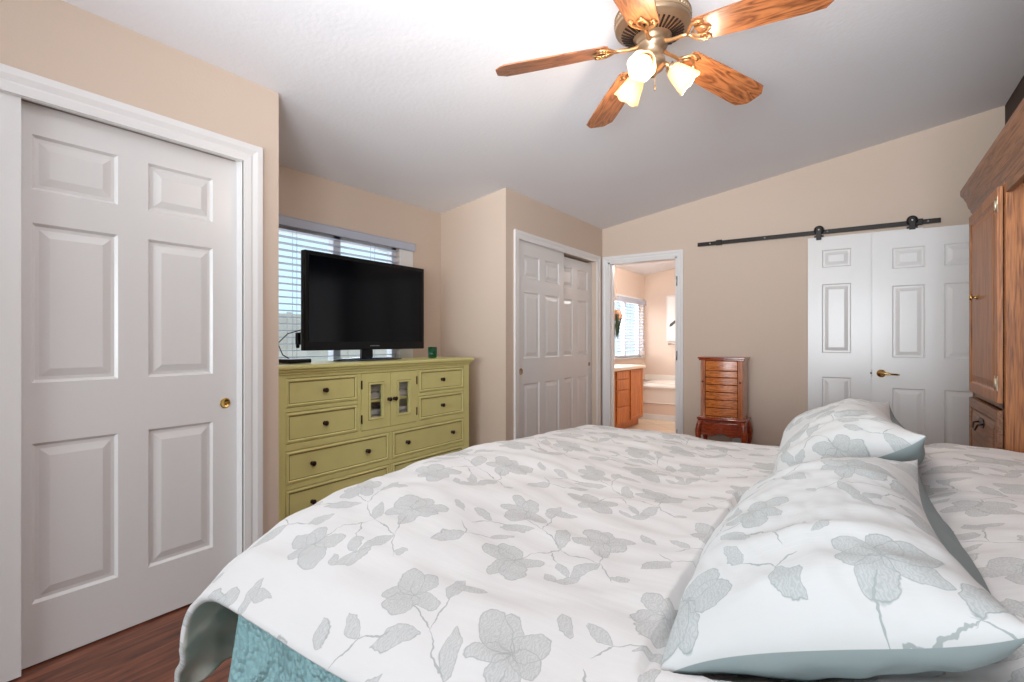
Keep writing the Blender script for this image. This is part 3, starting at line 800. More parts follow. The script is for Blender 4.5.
def dknob(parent, x, y, z):
    b = MB(); b.lathe([(0.012, 0), (0.012, 0.003), (0.005, 0.006), (0.005, 0.013), (0.014, 0.018), (0.015, 0.023), (0.009, 0.028), (0, 0.029)], seg=18,
                      xf=Matrix.Translation((x, y, z)) @ Matrix.Rotation(PI / 2, 4, 'Y'))
    b.build('knob', M['bronze'], parent)


def drawer(y0, y1, z0, z1, knobs):
    b = MB(); g = 0.003
    x = DX + 2.84 - 0.004
    o = (x, y0 + g - 2.40, z0 + g); w = y1 - y0 - 2 * g; h = z1 - z0 - 2 * g
    b.panel(o, (0, 1, 0), (0, 0, 1), w, h, [(0.0, 0.0), (0.0, 0.0)] if False else [(0, 0.012), (0.0, -0.004), (0.012, -0.008), (0.018, -0.003), (0.022, 0.000), (0.026, 0.000)])
    b.box(x - 0.02, x - 0.011, y0 + g - 2.40, y1 - g - 2.40, z0 + g, z1 - g)
    # rubbed-through line along the inner moulding
    for (a0, a1, c0, c1) in ((0.020, w - 0.020, h - 0.0225, h - 0.0195), (0.020, w - 0.020, 0.0195, 0.0222), (0.0195, 0.0222, 0.02, h - 0.02), (w - 0.0222, w - 0.0195, 0.02, h - 0.02)):
        b.box(x + 0.0005, x + 0.0022, o[1] + a0, o[1] + a1, o[2] + c0, o[2] + c1, 1)
    d = b.build('drawer', [M['green'], M['rub']], dr)
    for ky in knobs: dknob(d, x, ky - 2.40, (z0 + z1) / 2)
    return d


for z0, z1 in ((0.806, 0.972), (0.605, 0.782)):
    drawer(1.632, 2.125, z0, z1, [1.884]); drawer(2.668, 3.168, z0, z1, [2.915])
for z0, z1 in ((0.378, 0.566), (0.150, 0.350)):
    drawer(1.632, 2.385, z0, z1, [1.80, 2.20]); drawer(2.415, 3.168, z0, z1, [2.55, 3.03])
for (y0, y1, kn) in ((2.152, 2.393, 2.375), (2.397, 2.638, 2.425)):
    b = MB(); x = DX + 2.84
    a, c = y0 - 2.40, y1 - 2.40; z0, z1 = 0.608, 0.969
    iy0, iy1, iz0, iz1 = a + 0.068, c - 0.068, z0 + 0.072, z1 - 0.072
    for q in ((a, iy0, z0, z1), (iy1, c, z0, z1), (iy0, iy1, z0, iz0), (iy0, iy1, iz1, z1)): b.box(x - 0.016, x + 0.004, *q)
    for q in ((iy0 - .012, iy0, iz0 - .012, iz1 + .012), (iy1, iy1 + .012, iz0 - .012, iz1 + .012), (iy0, iy1, iz0 - .012, iz0), (iy0, iy1, iz1, iz1 + .012)): b.box(x + 0.004, x + 0.010, *q)
    for q in ((iy0 - .014, iy0 - .012, iz0 - .014, iz1 + .014), (iy1 + .012, iy1 + .014, iz0 - .014, iz1 + .014), (iy0 - .014, iy1 + .014, iz1 + .012, iz1 + .0145), (iy0 - .014, iy1 + .014, iz0 - .0145, iz0 - .012)): b.box(x + 0.0035, x + 0.0052, *q, 1)
    d = b.build('door', [M['green'], M['rub']], dr, bevel=0.0015)
    g = MB(); g.box(x - 0.008, x - 0.005, iy0, iy1, iz0, iz1); g.build('glass_pane', M['pane'], d)
    dknob(d, x + 0.004, kn - 2.40, 0.79)
    hy = a - 0.001 if kn < 2.4 else c + 0.001
    for hz in (0.68, 0.90):
        h = MB(); h.tube([(x + 0.005, hy, hz - 0.028), (x + 0.005, hy, hz + 0.028)], 0.005, 8); h.build('hinge', M['bronze'], d)

# folded linens behind the little glass doors
GR = 'white folded linens in the dresser cupboard'
names = {(0, 0): 'lower left', (1, 0): 'lower right', (0, 1): 'upper left', (1, 1): 'upper right'}
for i in (0, 1):
    for j in (0, 1):
        yc = 2.272 + i * 0.245; z0 = (0.60, 0.79)[j]
        b = MB(); hh = 0.12 if j == 0 else 0.15
        for k in range(3):
            a = z0 + k * hh / 3
            b.box(-2.90, -2.68 + 0.006 * (k % 2), yc - 0.095, yc + 0.095, a + 0.001, a + hh / 3 - 0.003)
        tag(b.build('folded_linen', M['linen'], bevel=0.012), 'folded white linen behind the dresser glass, %s stack' % names[(i, j)], 'linen', GR)

# ------------------------------------------------------------------ television and things on the dresser
tv = thing('television', (-2.84, 2.40, dz), 'large black flat screen television on the green dresser', 'television')
b = MB(); y0, y1, z0, z1 = -0.516, 0.528, 0.075, 0.70
b.box(-0.025, 0.02, y0, y1, z0, z1); b.box(-0.075, -0.025, y0 + 0.15, y1 - 0.15, z0 + 0.08, z1 - 0.12)
b.build('housing', M['black_plastic'], tv, bevel=0.006)
b = MB(); b.box(0.020, 0.0215, y0 + 0.028, y1 - 0.028, z0 + 0.055, z1 - 0.028); b.build('screen', M['screen'], tv)
b = MB()
for k in range(7): b.box(0.0202, 0.0208, -0.006 + k * 0.012, 0.001 + k * 0.012, z0 + 0.024, z0 + 0.031)
b.build('logo_mark', M['grey_mark'], tv)
b = MB(); b.prism([(-0.05, 0.01), (0.05, 0.01), (0.045, 0.14), (-0.045, 0.14)], -0.04, -0.015, 'x', xf=None); b.build('neck', M['black_plastic'], tv, bevel=0.004)
b = MB(); b.lathe([(0, 0), (0.29, 0), (0.30, 0.006), (0.292, 0.012), (0.12, 0.022), (0, 0.024)], seg=48, sx=0.42, sy=0.97); b.build('base', M['tv_base'], tv)

b = MB(); b.lathe([(0.026, 0.0), (0.033, 0.004), (0.036, 0.03), (0.036, 0.088), (0.033, 0.088), (0.032, 0.012), (0, 0.010)], seg=32)
b.lathe([(0, 0), (0.026, 0)], seg=32)
g = b.build('glass_tumbler', M['green_glass']); g.location = (-2.80, 3.00, dz); tag(g, 'small dark green glass tumbler on the right end of the dresser', 'tumbler')
cb = thing('cable_box', (-2.82, 1.80, dz), 'flat black cable box on the left end of the dresser', 'electronics')
one('case', M['black_plastic'], lambda b: b.box(-0.09, 0.09, -0.07, 0.07, 0.004, 0.028), cb, bevel=0.004)
b = MB(); b.tube([(-0.06, 0.03, 0.02), (-0.10, 0.0, 0.05), (-0.12, -0.02, 0.12), (-0.11, 0.04, 0.18), (-0.09, 0.12, 0.205), (-0.075, 0.16, 0.20)], 0.0035, 8); b.build('cable', M['black_plastic'], cb)
wd = thing('black_adapter', (-2.955, 1.945, dz + 0.09), 'small black adapter hanging at the left edge of the television back', 'adapter')
one('case', M['black_plastic'], lambda b: (b.box(-0.02, 0.02, -0.028, 0.02, 0.02, 0.10), b.box(-0.012, 0.012, -0.03, -0.012, 0.0, 0.03)), wd, bevel=0.006)
b = MB(); b.tube([(0, 0, 0.10), (0.005, 0.03, 0.16), (0.0, 0.09, 0.20)], 0.003, 8); b.build('cable', M['black_plastic'], wd)

# ------------------------------------------------------------------ jewellery chest
jc = thing('jewelry_armoire', (-1.035, 5.08, 0), 'small cherry wood jewelry chest on curved legs against the far wall', 'jewelry armoire'); jc.scale = (0.92, 0.92, 1.0); jc.location.x = -1.052


def bow(y_amp, hw, depth0, n=12, back=0.17):
    pts = [(-hw, back), (-hw, depth0)]
    pts = [(-hw, back)] + [(-hw + 2 * hw * k / n, depth0 - y_amp * math.sin(PI * k / n)) for k in range(n + 1)] + [(hw, back)]
    return pts


b = MB(); b.prism(bow(0.02, 0.215, -0.115), 1.0, 1.015, 'z'); b.prism(bow(0.02, 0.225, -0.125), 1.015, 1.03, 'z'); b.build('top', M['cherry_red'], jc, bevel=0.004)
b = MB()
b.box(-0.20, -0.155, -0.10, 0.16, 0.465, 1.0); b.box(0.155, 0.20, -0.10, 0.16, 0.465, 1.0); b.box(-0.155, 0.155, 0.0, 0.16, 0.465, 1.0)
b.prism(bow(0.02, 0.155, -0.10, back=0.0), 0.465, 0.482, 'z')
b.build('body', M['cherry_v'], jc, bevel=0.003)
zs = [0.484, 0.56, 0.634, 0.706, 0.776, 0.842, 0.904, 0.998]
for k in range(7):
    b = MB(); b.prism(bow(0.022, 0.152, -0.102, back=0.0), zs[k] + 0.002, zs[k + 1] - 0.003, 'z')
    d = b.build('drawer', M['cherry'], jc, bevel=0.005)
for s in (-1, 1):
    b = MB(); xf = Matrix.Translation((s * 0.178, -0.103, 0.80)) @ Matrix.Rotation(PI / 2, 4, 'X'); b.lathe([(0.004, 0), (0.004, 0.01), (0.009, 0.014), (0.007, 0.02), (0, 0.021)], seg=12, xf=xf); b.build('knob', M['bronze'], jc)
b = MB(); b.prism(bow(0.03, 0.232, -0.135), 0.445, 0.467, 'z')
b.build('waist_moulding', M['cherry_red'], jc, bevel=0.008)
b = MB(); b.box(-0.215, 0.215, -0.09, 0.16, 0.315, 0.446)
arch = [(-0.215, 0.446), (-0.215, 0.295)] + [(-0.17 + 0.34 * k / 12, 0.305 + 0.025 * math.sin(PI * k / 12) - 0.028 * math.sin(PI * k / 6) ** 2) for k in range(13)] + [(0.215, 0.295), (0.215, 0.446)]
b.prism(arch, -0.125, -0.09, 'y'); b.build('base_case', M['cherry_red'], jc, bevel=0.003)
b = MB(); b.prism(bow(0.02, 0.165, -0.128, back=-0.12), 0.325, 0.425, 'z'); b.build('base_drawer', M['cherry_red'], jc, bevel=0.006)
for sx_ in (-1, 1):
    for yy in (-0.11, 0.14):
        b = MB(); pr = [(0.0, 0.44, 0.024), (0.012, 0.40, 0.027), (0.022, 0.34, 0.030), (0.020, 0.27, 0.026), (0.008, 0.19, 0.019), (0.0, 0.10, 0.014), (0.004, 0.04, 0.015), (0.016, 0.012, 0.020), (0.018, 0.0, 0.018)]
        f = -1 if yy < 0 else 1
        b.tube([(sx_ * (0.197 + o_), yy + f * o_ * 0.4 - (0.012 if yy < 0 else 0), z) for o_, z, r in pr], [r for *_, r in pr], 14); b.build('leg', M['cherry_red'], jc)

ol = thing('wall_outlet', (-0.985, YF, 0.20), 'white wall outlet with plug under the jewelry chest', 'outlet')
one('plate', M['outlet'], lambda b: b.box(-0.038, 0.038, -0.007, 0, -0.06, 0.06), ol, bevel=0.003)
one('plug', M['outlet'], lambda b: b.box(-0.018, 0.018, -0.04, -0.007, -0.045, -0.005), ol, bevel=0.004)

# ------------------------------------------------------------------ oak bed wall unit
PX = 0.478
wu = thing('headboard_wall_unit', (0.69, 1.65, 0), 'tall oak wall unit with cabinet and crown moulding at the head of the bed', 'wall unit')


def U(b, x0, x1, y0, y1, z0, z1, mi=0): b.box(x0 - 0.69, x1 - 0.69, y0 - 1.65, y1 - 1.65, z0, z1, mi)


def mir(y): return 3.30 - y


RB = [(0.0, 0.012), (0.0, 0.0), (0.045, 0.0), (0.052, 0.007), (0.060, 0.007), (0.085, 0.001)]
for side in (0, 1):
    Y0, Y1 = (2.755, 3.455) if side == 0 else (-0.155, 0.545)
    b = MB()
    U(b, PX, XH - 0.005, Y0, Y0 + 0.022, 0, 1.80); U(b, PX, XH - 0.005, Y1 - 0.022, Y1, 0, 1.80)
    U(b, XH - 0.02, XH - 0.005, Y0, Y1, 0, 1.80); U(b, PX, XH - 0.01, Y0, Y1, 1.78, 1.80); U(b, PX, XH - 0.01, Y0, Y1, 0.06, 0.08)
    b.build('cabinet_case', M['oak'], wu, bevel=0.003)
    b = MB()
    U(b, PX, PX + 0.02, Y0 + .022, Y0 + 0.055, 0, 1.80); U(b, PX, PX + 0.02, Y1 - 0.055, Y1 - .022, 0, 1.80)
    for z0, z1 in ((1.795, 1.83), (0.905, 0.935), (0.47, 0.50), (0.0, 0.08)): U(b, PX, PX + 0.02, Y0 + .022, Y1 - .022, z0, z1)
    b.build('face_frame', M['oak_x'], wu, bevel=0.002)

    def front(name, z0, z1, hinge_near):
        ya, yb = Y0 + 0.035, Y1 - 0.035
        q = MB()
        q.panel((PX - 0.020 - 0.69, yb - 1.65, z0), (0, -1, 0), (0, 0, 1), yb - ya, z1 - z0, [(0, 0.018)] + [(a, d) for a, d in RB[1:]])
        q.box(PX - 0.005 - 0.69, PX - 0.002 - 0.69, ya - 1.65, yb - 1.65, z0, z1)
        o = q.build(name, M['oak'] if name == 'door' else M['oak_x'], wu, bevel=0.002)
        return o, ya, yb
    d, ya, yb = front('door', 0.93, 1.80, True)
    hk = yb - 0.21 if side == 0 else ya + 0.21
    hh = ya + 0.004 if side == 0 else yb - 0.004
    b = MB(); b.lathe([(0.013, 0), (0.006, 0.004), (0.005, 0.014), (0.015, 0.020), (0.013, 0.027), (0, 0.029)], seg=18, xf=Matrix.Translation((PX - 0.02 - 0.69, hk - 1.65, 1.385)) @ Matrix.Rotation(-PI / 2, 4, 'Y')); b.build('knob', M['brass'], d)
    for hz in (1.725, 1.01):
        b = MB(); yy = hh - 1.65; x = PX - 0.022 - 0.69
        b.prism([(yy - 0.028, hz - 0.03), (yy - 0.012, hz - 0.014), (yy + 0.012, hz - 0.014), (yy + 0.026, hz - 0.03), (yy + 0.020, hz), (yy + 0.026, hz + 0.03), (yy + 0.012, hz + 0.014), (yy - 0.012, hz + 0.014), (yy - 0.028, hz + 0.03), (yy - 0.020, hz)], x - 0.002, x + 0.001, 'x')
        b.tube([(x - 0.002, yy - 0.002, hz - 0.02), (x - 0.002, yy - 0.002, hz + 0.02)], 0.005, 8)
        b.build('hinge', M['hinge_metal'], d)
    for z0, z1 in ((0.50, 0.90), (0.085, 0.465)):
        d, ya, yb = front('drawer', z0, z1, True)
        b = MB(); ym = (ya + yb) / 2 - 1.65; zz = z1 - 0.09; x = PX - 0.02 - 0.69
        b.tube([(x, ym - 0.05, zz), (x - 0.02, ym - 0.05, zz - 0.005), (x - 0.026, ym - 0.03, zz - 0.03), (x - 0.026, ym + 0.03, zz - 0.03), (x - 0.02, ym + 0.05, zz - 0.005), (x, ym + 0.05, zz)], 0.004, 8)
        b.prism([(ym - 0.065, zz), (ym - 0.04, zz - 0.02), (ym + 0.04, zz - 0.02), (ym + 0.065, zz), (ym + 0.04, zz + 0.02), (ym - 0.04, zz + 0.02)], x - 0.002, x + 0.001, 'x')
        b.build('bail_pull', M['bronze'], d)
# bridge between the two cabinets
b = MB(); U(b, PX, XH - 0.005, 0.545, 2.755, 1.795, 1.83); U(b, PX + 0.0, PX + 0.02, 0.545, 2.755, 1.765, 1.83); b.build('bridge', M['oak_x'], wu, bevel=0.002)
b = MB(); U(b, XH - 0.03, XH - 0.01, 0.545, 2.755, 0.55, 1.795)
b.build('headboard_panel', M['oak'], wu)
# crown moulding: profile swept round front and ends
b = MB()
cp = [(0.0, 1.820), (0.008, 1.835), (0.010, 1.848), (0.016, 1.855), (0.022, 1.885), (0.034, 1.915), (0.041, 1.925), (0.044, 1.932), (0.044, 1.955), (0.0, 1.955)]
path = [(XH, -0.155, 0, -1), (PX, -0.155, -1, -1), (PX, 3.455, -1, 1), (XH, 3.455, 0, 1)]
R = []
for x, y, nx, ny in path: R.append([b.bm.verts.new((x + nx * o_ - 0.69, y + ny * o_ - 1.65, z)) for o_, z in cp])
for p, q in zip(R, R[1:]):
    for k in range(len(cp) - 1): b.bm.faces.new((p[k], p[k + 1], q[k + 1], q[k]))
U(b, PX - 0.0, XH, -0.155, 3.455, 1.83, 1.952)
b.build('crown_moulding', M['oak_x'], wu)

# ------------------------------------------------------------------ bed
bed = thing('bed', (-0.2, 1.65, 0), 'king size bed hidden under the teal quilt and floral duvet', 'bed')
one('box_spring', M['mattress'], lambda b: b.box(-1.0, 1.05, -0.98, 0.98, 0.14, 0.36), bed, bevel=0.03)
one('mattress', M['mattress'], lambda b: b.box(-1.0, 1.05, -0.98, 0.98, 0.362, 0.56), bed, bevel=0.05)
for sx_ in (-0.9, 0.9):
    for sy_ in (-0.85, 0.85):
        one('leg', M['black_metal'], lambda b: b.box(sx_ - 0.03, sx_ + 0.03, sy_ - 0.03, sy_ + 0.03, 0, 0.14), bed)


def quilt_pt(u, v):
    """u runs along near side -> foot -> far side; v from top (0) to hem (1)"""
    X0, X1, Ya, Yb = 0.44, -1.262, 0.645, 2.68
    r = 0.07
    L1 = X0 - X1 - r; A = PI * r / 2; L2 = Yb - Ya - 2 * r
    tot = 2 * L1 + 2 * A + L2; s = u * tot
    if s < L1: x, y, nx, ny = X0 - s, Ya, 0, -1
    elif s < L1 + A:
        t = (s - L1) / r; x, y = X1 + r - r * math.sin(t), Ya + r - r * math.cos(t); nx, ny = -math.sin(t), -math.cos(t)
    elif s < L1 + A + L2: x, y, nx, ny = X1, Ya + r + (s - L1 - A), -1, 0
    elif s < L1 + 2 * A + L2:
        t = (s - L1 - A - L2) / r; x, y = X1 + r - r * math.cos(t), Yb - r + r * math.sin(t); nx, ny = -math.cos(t), math.sin(t)
    else: x, y, nx, ny = X1 + r + (s - L1 - 2 * A - L2), Yb, 0, 1
    z = 0.60 - v * 0.55
    fold = 0.012 * math.sin(s * 17) + 0.010 * math.sin(s * 31 + 1.3)
    corner = math.exp(-((s - L1 - A / 2) / 0.16) ** 2)
    out = v * (0.015 + fold) + v * v * 0.02 + corner * v * 0.05
    return (x + nx * out, y + ny * out, z)


QT = 1.605 * 2 + 0.22 + 1.895
b = MB(); b.grid(300, 24, quilt_pt, uvf=lambda u, v: (u * QT, v * 0.55))
b.grid(2, 2, lambda u, v: (0.44 - u * 1.70, 0.66 + v * 2.0, 0.60), uvf=lambda u, v: (u, v))
tag(b.build('quilt', M['quilt'], solid=(0.012, -1), recalc=True), 'teal embossed quilt hanging from the near side of the bed', 'quilt')

PILL = [dict(c=(-0.062, 1.235, 0.770), tilt=20, hx=0.228, hy=0.475, T=0.115, rz=2),
        dict(c=(-0.058, 2.19, 0.812), tilt=26, hx=0.218, hy=0.445, T=0.118, rz=3)]


def pillow_prof(u, v):
    return max(0.0, (1 - abs(u) ** 2.6)) ** 0.62 * max(0.0, (1 - abs(v) ** 3.2)) ** 0.58


def pill_matrix(p):
    return Matrix.Translation(p['c']) @ Matrix.Rotation(math.radians(p['rz']), 4, 'Z') @ Matrix.Rotation(math.radians(-p['tilt']), 4, 'Y')


PM = [(pill_matrix(p), pill_matrix(p).inverted(), p) for p in PILL]


def base_z(X, Y):
    foot = lerp_list([(0.50, 0.600), (0.555, 0.620), (0.60, 0.648), (0.65, 0.684), (0.76, 0.728), (0.92, 0.765), (1.18, 0.780), (1.55, 0.785), (2.08, 0.760), (2.45, 0.735), (2.6, 0.715), (2.68, 0.69), (2.74, 0.62)], Y)
    flat = lerp_list([(0.50, 0.600), (0.555, 0.620), (0.60, 0.645), (0.66, 0.672), (0.76, 0.695), (1.2, 0.705), (2.5, 0.705), (2.6, 0.70), (2.68, 0.68), (2.74, 0.62)], Y)
    t = sm(-1.05, -0.45, X)
    z = foot * (1 - t) + flat * t
    hump = sm(0.02, 0.30, X) * 0.075 * sm(0.55, 0.75, Y) * (1 - sm(2.66, 2.75, Y))
    return z + hump


def duvet_raw(s, t):
    """s 0 (head) .. 1 (foot hem), t 0 near .. 1 far"""
    Y = 0.555 + t * (2.74 - 0.555)
    XHd, Xe, Rr = 0.80, -1.152, 0.17
    flatL = XHd - Xe; bend = Rr * PI / 2; hang = lerp_list([(0.55, 0.15), (0.8, 0.18), (1.2, 0.20), (2.74, 0.20)], Y)
    tot = flatL + bend + hang; d = s * tot
    near = 1 - sm(0.55, 1.0, Y)
    if d < flatL: X = XHd - d; z = base_z(X, Y); n = (0, 0, 1)
    elif d < flatL + bend:
        a = (d - flatL) / Rr; X = Xe - Rr * math.sin(a); z = base_z(Xe, Y) - Rr * 0.9 * (1 - math.cos(a)); n = (-math.sin(a), 0, math.cos(a))
    else:
        q = d - flatL - bend; z = base_z(Xe, Y) - Rr * 0.9 - q * (1.15 + 0.2 * (1 - near)); X = Xe - Rr - 0.02 * math.sin(Y * 11 + 0.5) * q / hang - 0.06 * near * q / hang; n = (-1, 0, 0)
        Y = Y + 0.04 * near * (q / hang); k = 1 - sm(0.0, 0.035, t); X -= 0.11 * k * (q / hang) ** 1.5; z -= 0.05 * k * (q / hang) ** 2; X += 0.006 * near * math.sin(z * 75 + Y * 24)
    return Vector((X, Y, z)), Vector(n), d


def cloth_noise(x, y):
    v = 0.010 * noise.noise(Vector((x * 3.1, y * 2.3, 3.3))) + 0.004 * noise.noise(Vector((x * 9 + 5 * y, y * 15 - 4 * x, 5.1))) + 0.006 * noise.noise(Vector((x * 7 + 2 * y, y * 6, 1.1)))
    w = abs(noise.noise(Vector((x * 2.0 + 4, y * 9 + x * 3, 7.7))))
    return v + 0.006 * (0.35 - w)


DN, DT = 260, 190


def duvet_pt(s, t):
    p, n, d = duvet_raw(s, t)
    Yn = 0.555 + t * 2.185
    p = p + n * cloth_noise(d, Yn) * sm(0.0, 0.04, t) * 1.3
    if n[2] > 0.5:
        for Mx, Mi, pl in PM:
            for _ in range(2):
                q = Mi @ p; u, v = q.x / pl['hx'], q.y / pl['hy']
                if abs(u) < 1.05 and abs(v) < 1.05:
                    low = -pl['T'] * 0.95 * pillow_prof(u, v) - 0.006
                    zl = (Mx @ Vector((q.x, q.y, low))).z
                    if p.z > zl: p.z = zl
    # near hem: rolled, slightly wavy lip
    k = 1 - sm(0.0, 0.02, t)
    p.z -= k * 0.012 * (1 + math.sin(d * 9)) * 0.5
    return p


tot_d = 1.99 + 0.267 + 0.2
b = MB(); b.grid(DN, DT, duvet_pt, uvf=lambda s, t: (s * tot_d + 0.13, t * 2.28 + 0.05))
bmesh.ops.recalc_face_normals(b.bm, faces=b.bm.faces)
b.bm.faces.ensure_lookup_table()
if b.bm.faces[len(b.bm.faces) // 2].normal.z < 0: bmesh.ops.reverse_faces(b.bm, faces=b.bm.faces)
dv = b.build('duvet', [M['duvet'], M['sage_dark']], solid=(0.015, -1, 1), recalc=False)
dv.modifiers['thickness'].material_offset_rim = 0
tag(dv, 'white duvet printed with grey-green flowers, grey underside showing at the foot corner', 'duvet')


def make_pillow(name, p, label, uvo, seed):
    Mx = pill_matrix(p); n = 84
    b = MB(); hx, hy, T = p['hx'], p['hy'], p['T']

    def outline(u, v):
        x = u * hx * (1 - (0.19 if u > 0 else 0.05) * (1 - v * v)) ; y = v * hy * (1 - 0.055 * (1 - u * u)); return x, y

    def pt(u, v, sgn):
        u = u * 2 - 1; v = v * 2 - 1
        x, y = outline(u, v)
        if sgn < 0 and u > 0.4: x += 0.085 * (1 - v * v) * math.sin(PI * min(1, (u - 0.4) / 0.6)) ** 0.8
        h = T * pillow_prof(u, v)
        w = noise.noise(Vector((x * 6 + seed, y * 3.0, sgn * 2))) * 0.018 + 0.012 * noise.noise(Vector((x * 5, y * 17, seed))) + 0.007 * abs(noise.noise(Vector((x * 22 + y * 9, y * 14, seed + 3))))
        rad = 0.003 * math.sin(math.atan2(v, u) * 13 + seed) * sm(0.55, 1.0, max(abs(u), abs(v)))
        e = min(1.0, h / (T * 0.5))
        z = sgn * (h + (w + rad) * e)
        # soft seam: corners droop or lift a little
        z += 0.022 * (u ** 4 * v ** 4) * (1 if u > 0 else -1)
        return Mx @ Vector((x, y, z))
    # denser toward the rim
    f = lambda a: 0.5 - 0.5 * math.cos(PI * a) if False else a
    b.grid(n, n, lambda u, v: pt(u, v, 1), mi=0, uvf=lambda u, v: (u * 0.52 + uvo[0], v * 0.98 + uvo[1]))
    b.grid(n, n, lambda u, v: pt(u, v, -1), mi=1, uvf=lambda u, v: (u, v))
    o = b.build(name, [M['sham'], M['sage_cloth']], weld=True)
    # piping seam
    return tag(o, label, 'pillow', 'floral pillows leaning at the head of the bed')


make_pillow('pillow', PILL[0], 'white floral pillow with sage reverse, the larger one nearest in front', (0.22, 0.02), 1.0)
make_pillow('pillow', PILL[1], 'white floral pillow with sage reverse, the farther one behind the other', (0.50, 0.37), 5.0)

# ------------------------------------------------------------------ ceiling fan
FX, FY = -0.722, 2.118
fz = zc(FX)
fan = thing('ceiling_fan', (FX, FY, 2.43), 'ceiling fan with five wooden blades and three lit frosted glass shades', 'ceiling fan')
b = MB(); b.lathe([(0, 0.29), (0.075, 0.29), (0.075, 0.24), (0.06, 0.215), (0.035, 0.20), (0.03, 0.15)], seg=40); b.build('canopy', M['antique'], fan)
b = MB()
b.lathe([(0.03, 0.16), (0.10, 0.155), (0.135, 0.145), (0.152, 0.125), (0.155, 0.118), (0.155, 0.070), (0.152, 0.064), (0.143, 0.062), (0.139, 0.056), (0.133, 0.052), (0.068, 0.026), (0.062, 0.012), (0.060, 0.0), (0.0, 0.0)], seg=64)
b.build('motor_housing', M['antique'], fan)
b = MB()
for k in range(60):
    a = 2 * PI * k / 60; xf = Matrix.Rotation(a, 4, 'Z')
    b.lathe([(0, 0.005), (0.004, 0.003), (0.0055, 0)], c=(0, 0, 0), seg=8, xf=xf @ Matrix.Translation((0.155, 0, 0.098)) @ Matrix.Rotation(PI / 2, 4, 'Y'))
for k in range(2): b.tube([(0.1555 * math.cos(2 * PI * i / 64), 0.1555 * math.sin(2 * PI * i / 64), (0.084, 0.113)[k]) for i in range(65)], 0.0025, 6, caps=False)
b.build('beaded_band', M['antique'], fan)
b = MB()
for k in range(36):
    a = 2 * PI * k / 36; xf = Matrix.Rotation(a, 4, 'Z') @ Matrix.Translation((0.103, 0, 0.0395)) @ Matrix.Rotation(-math.atan2(0.026, 0.065), 4, 'Y')
    b.box(-0.026, 0.026, -0.0042, 0.0042, -0.003, 0.001, xf=xf)
b.build('vent_slots', M['bronze'], fan)
# blades
DROOP = math.radians(7.0)
for k in range(5):
    a = math.radians(63 - 72 * k)
    root = bpy.data.objects.new('blade', None)
    outline_w = 1.09
    xf = Matrix.Rotation(a, 4, 'Z') @ Matrix.Translation((0.07, 0, -0.005)) @ Matrix.Rotation(DROOP, 4, 'Y') @ Matrix.Rotation(math.radians(-12), 4, 'X')
    outline = [(0.120, -0.052), (0.135, -0.058), (0.30, -0.066), (0.50, -0.071), (0.560, -0.070), (0.596, -0.040), (0.600, -0.030), (0.600, 0.030), (0.596, 0.040), (0.560, 0.070), (0.50, 0.071), (0.30, 0.066), (0.135, 0.058), (0.120, 0.052)]
    b = MB(); b.prism([(p, q * outline_w) for p, q in outline], 0.002, 0.008, 'z')
    ob = b.build('blade', M['blade'], fan, bevel=0.0015); ob.matrix_local = xf
    # iron: arm + scroll bracket
    ib = MB()
    ib.tube([(-0.025, 0, 0.004), (0.0, 0, -0.004), (0.03, 0, -0.006), (0.06, 0, -0.003), (0.09, 0, -0.003)], [0.010, 0.009, 0.0075, 0.008, 0.007], 10)
    for s in (-1, 1):
        ib.tube([(0.085, 0, -0.003), (0.10, s * 0.022, -0.004), (0.118, s * 0.044, -0.003), (0.145, s * 0.052, -0.003), (0.165, s * 0.046, -0.003), (0.160, s * 0.036, -0.003), (0.148, s * 0.036, -0.003)], [0.006, 0.006, 0.006, 0.006, 0.005, 0.004, 0.003], 8)
        ib.tube([(0.105, s * 0.004, -0.003), (0.125, s * 0.020, -0.004), (0.15, s * 0.020, -0.003), (0.175, s * 0.004, -0.003)], 0.0045, 8)
        ib.lathe([(0, -0.009), (0.006, -0.007), (0.006, 0)], c=(0.14, s * 0.045, 0), seg=10)
    ib.lathe([(0, -0.009), (0.007, -0.007), (0.007, 0)], c=(0.175, 0, 0), seg=10)
    io = ib.build('blade_iron', M['iron_gold'], ob)
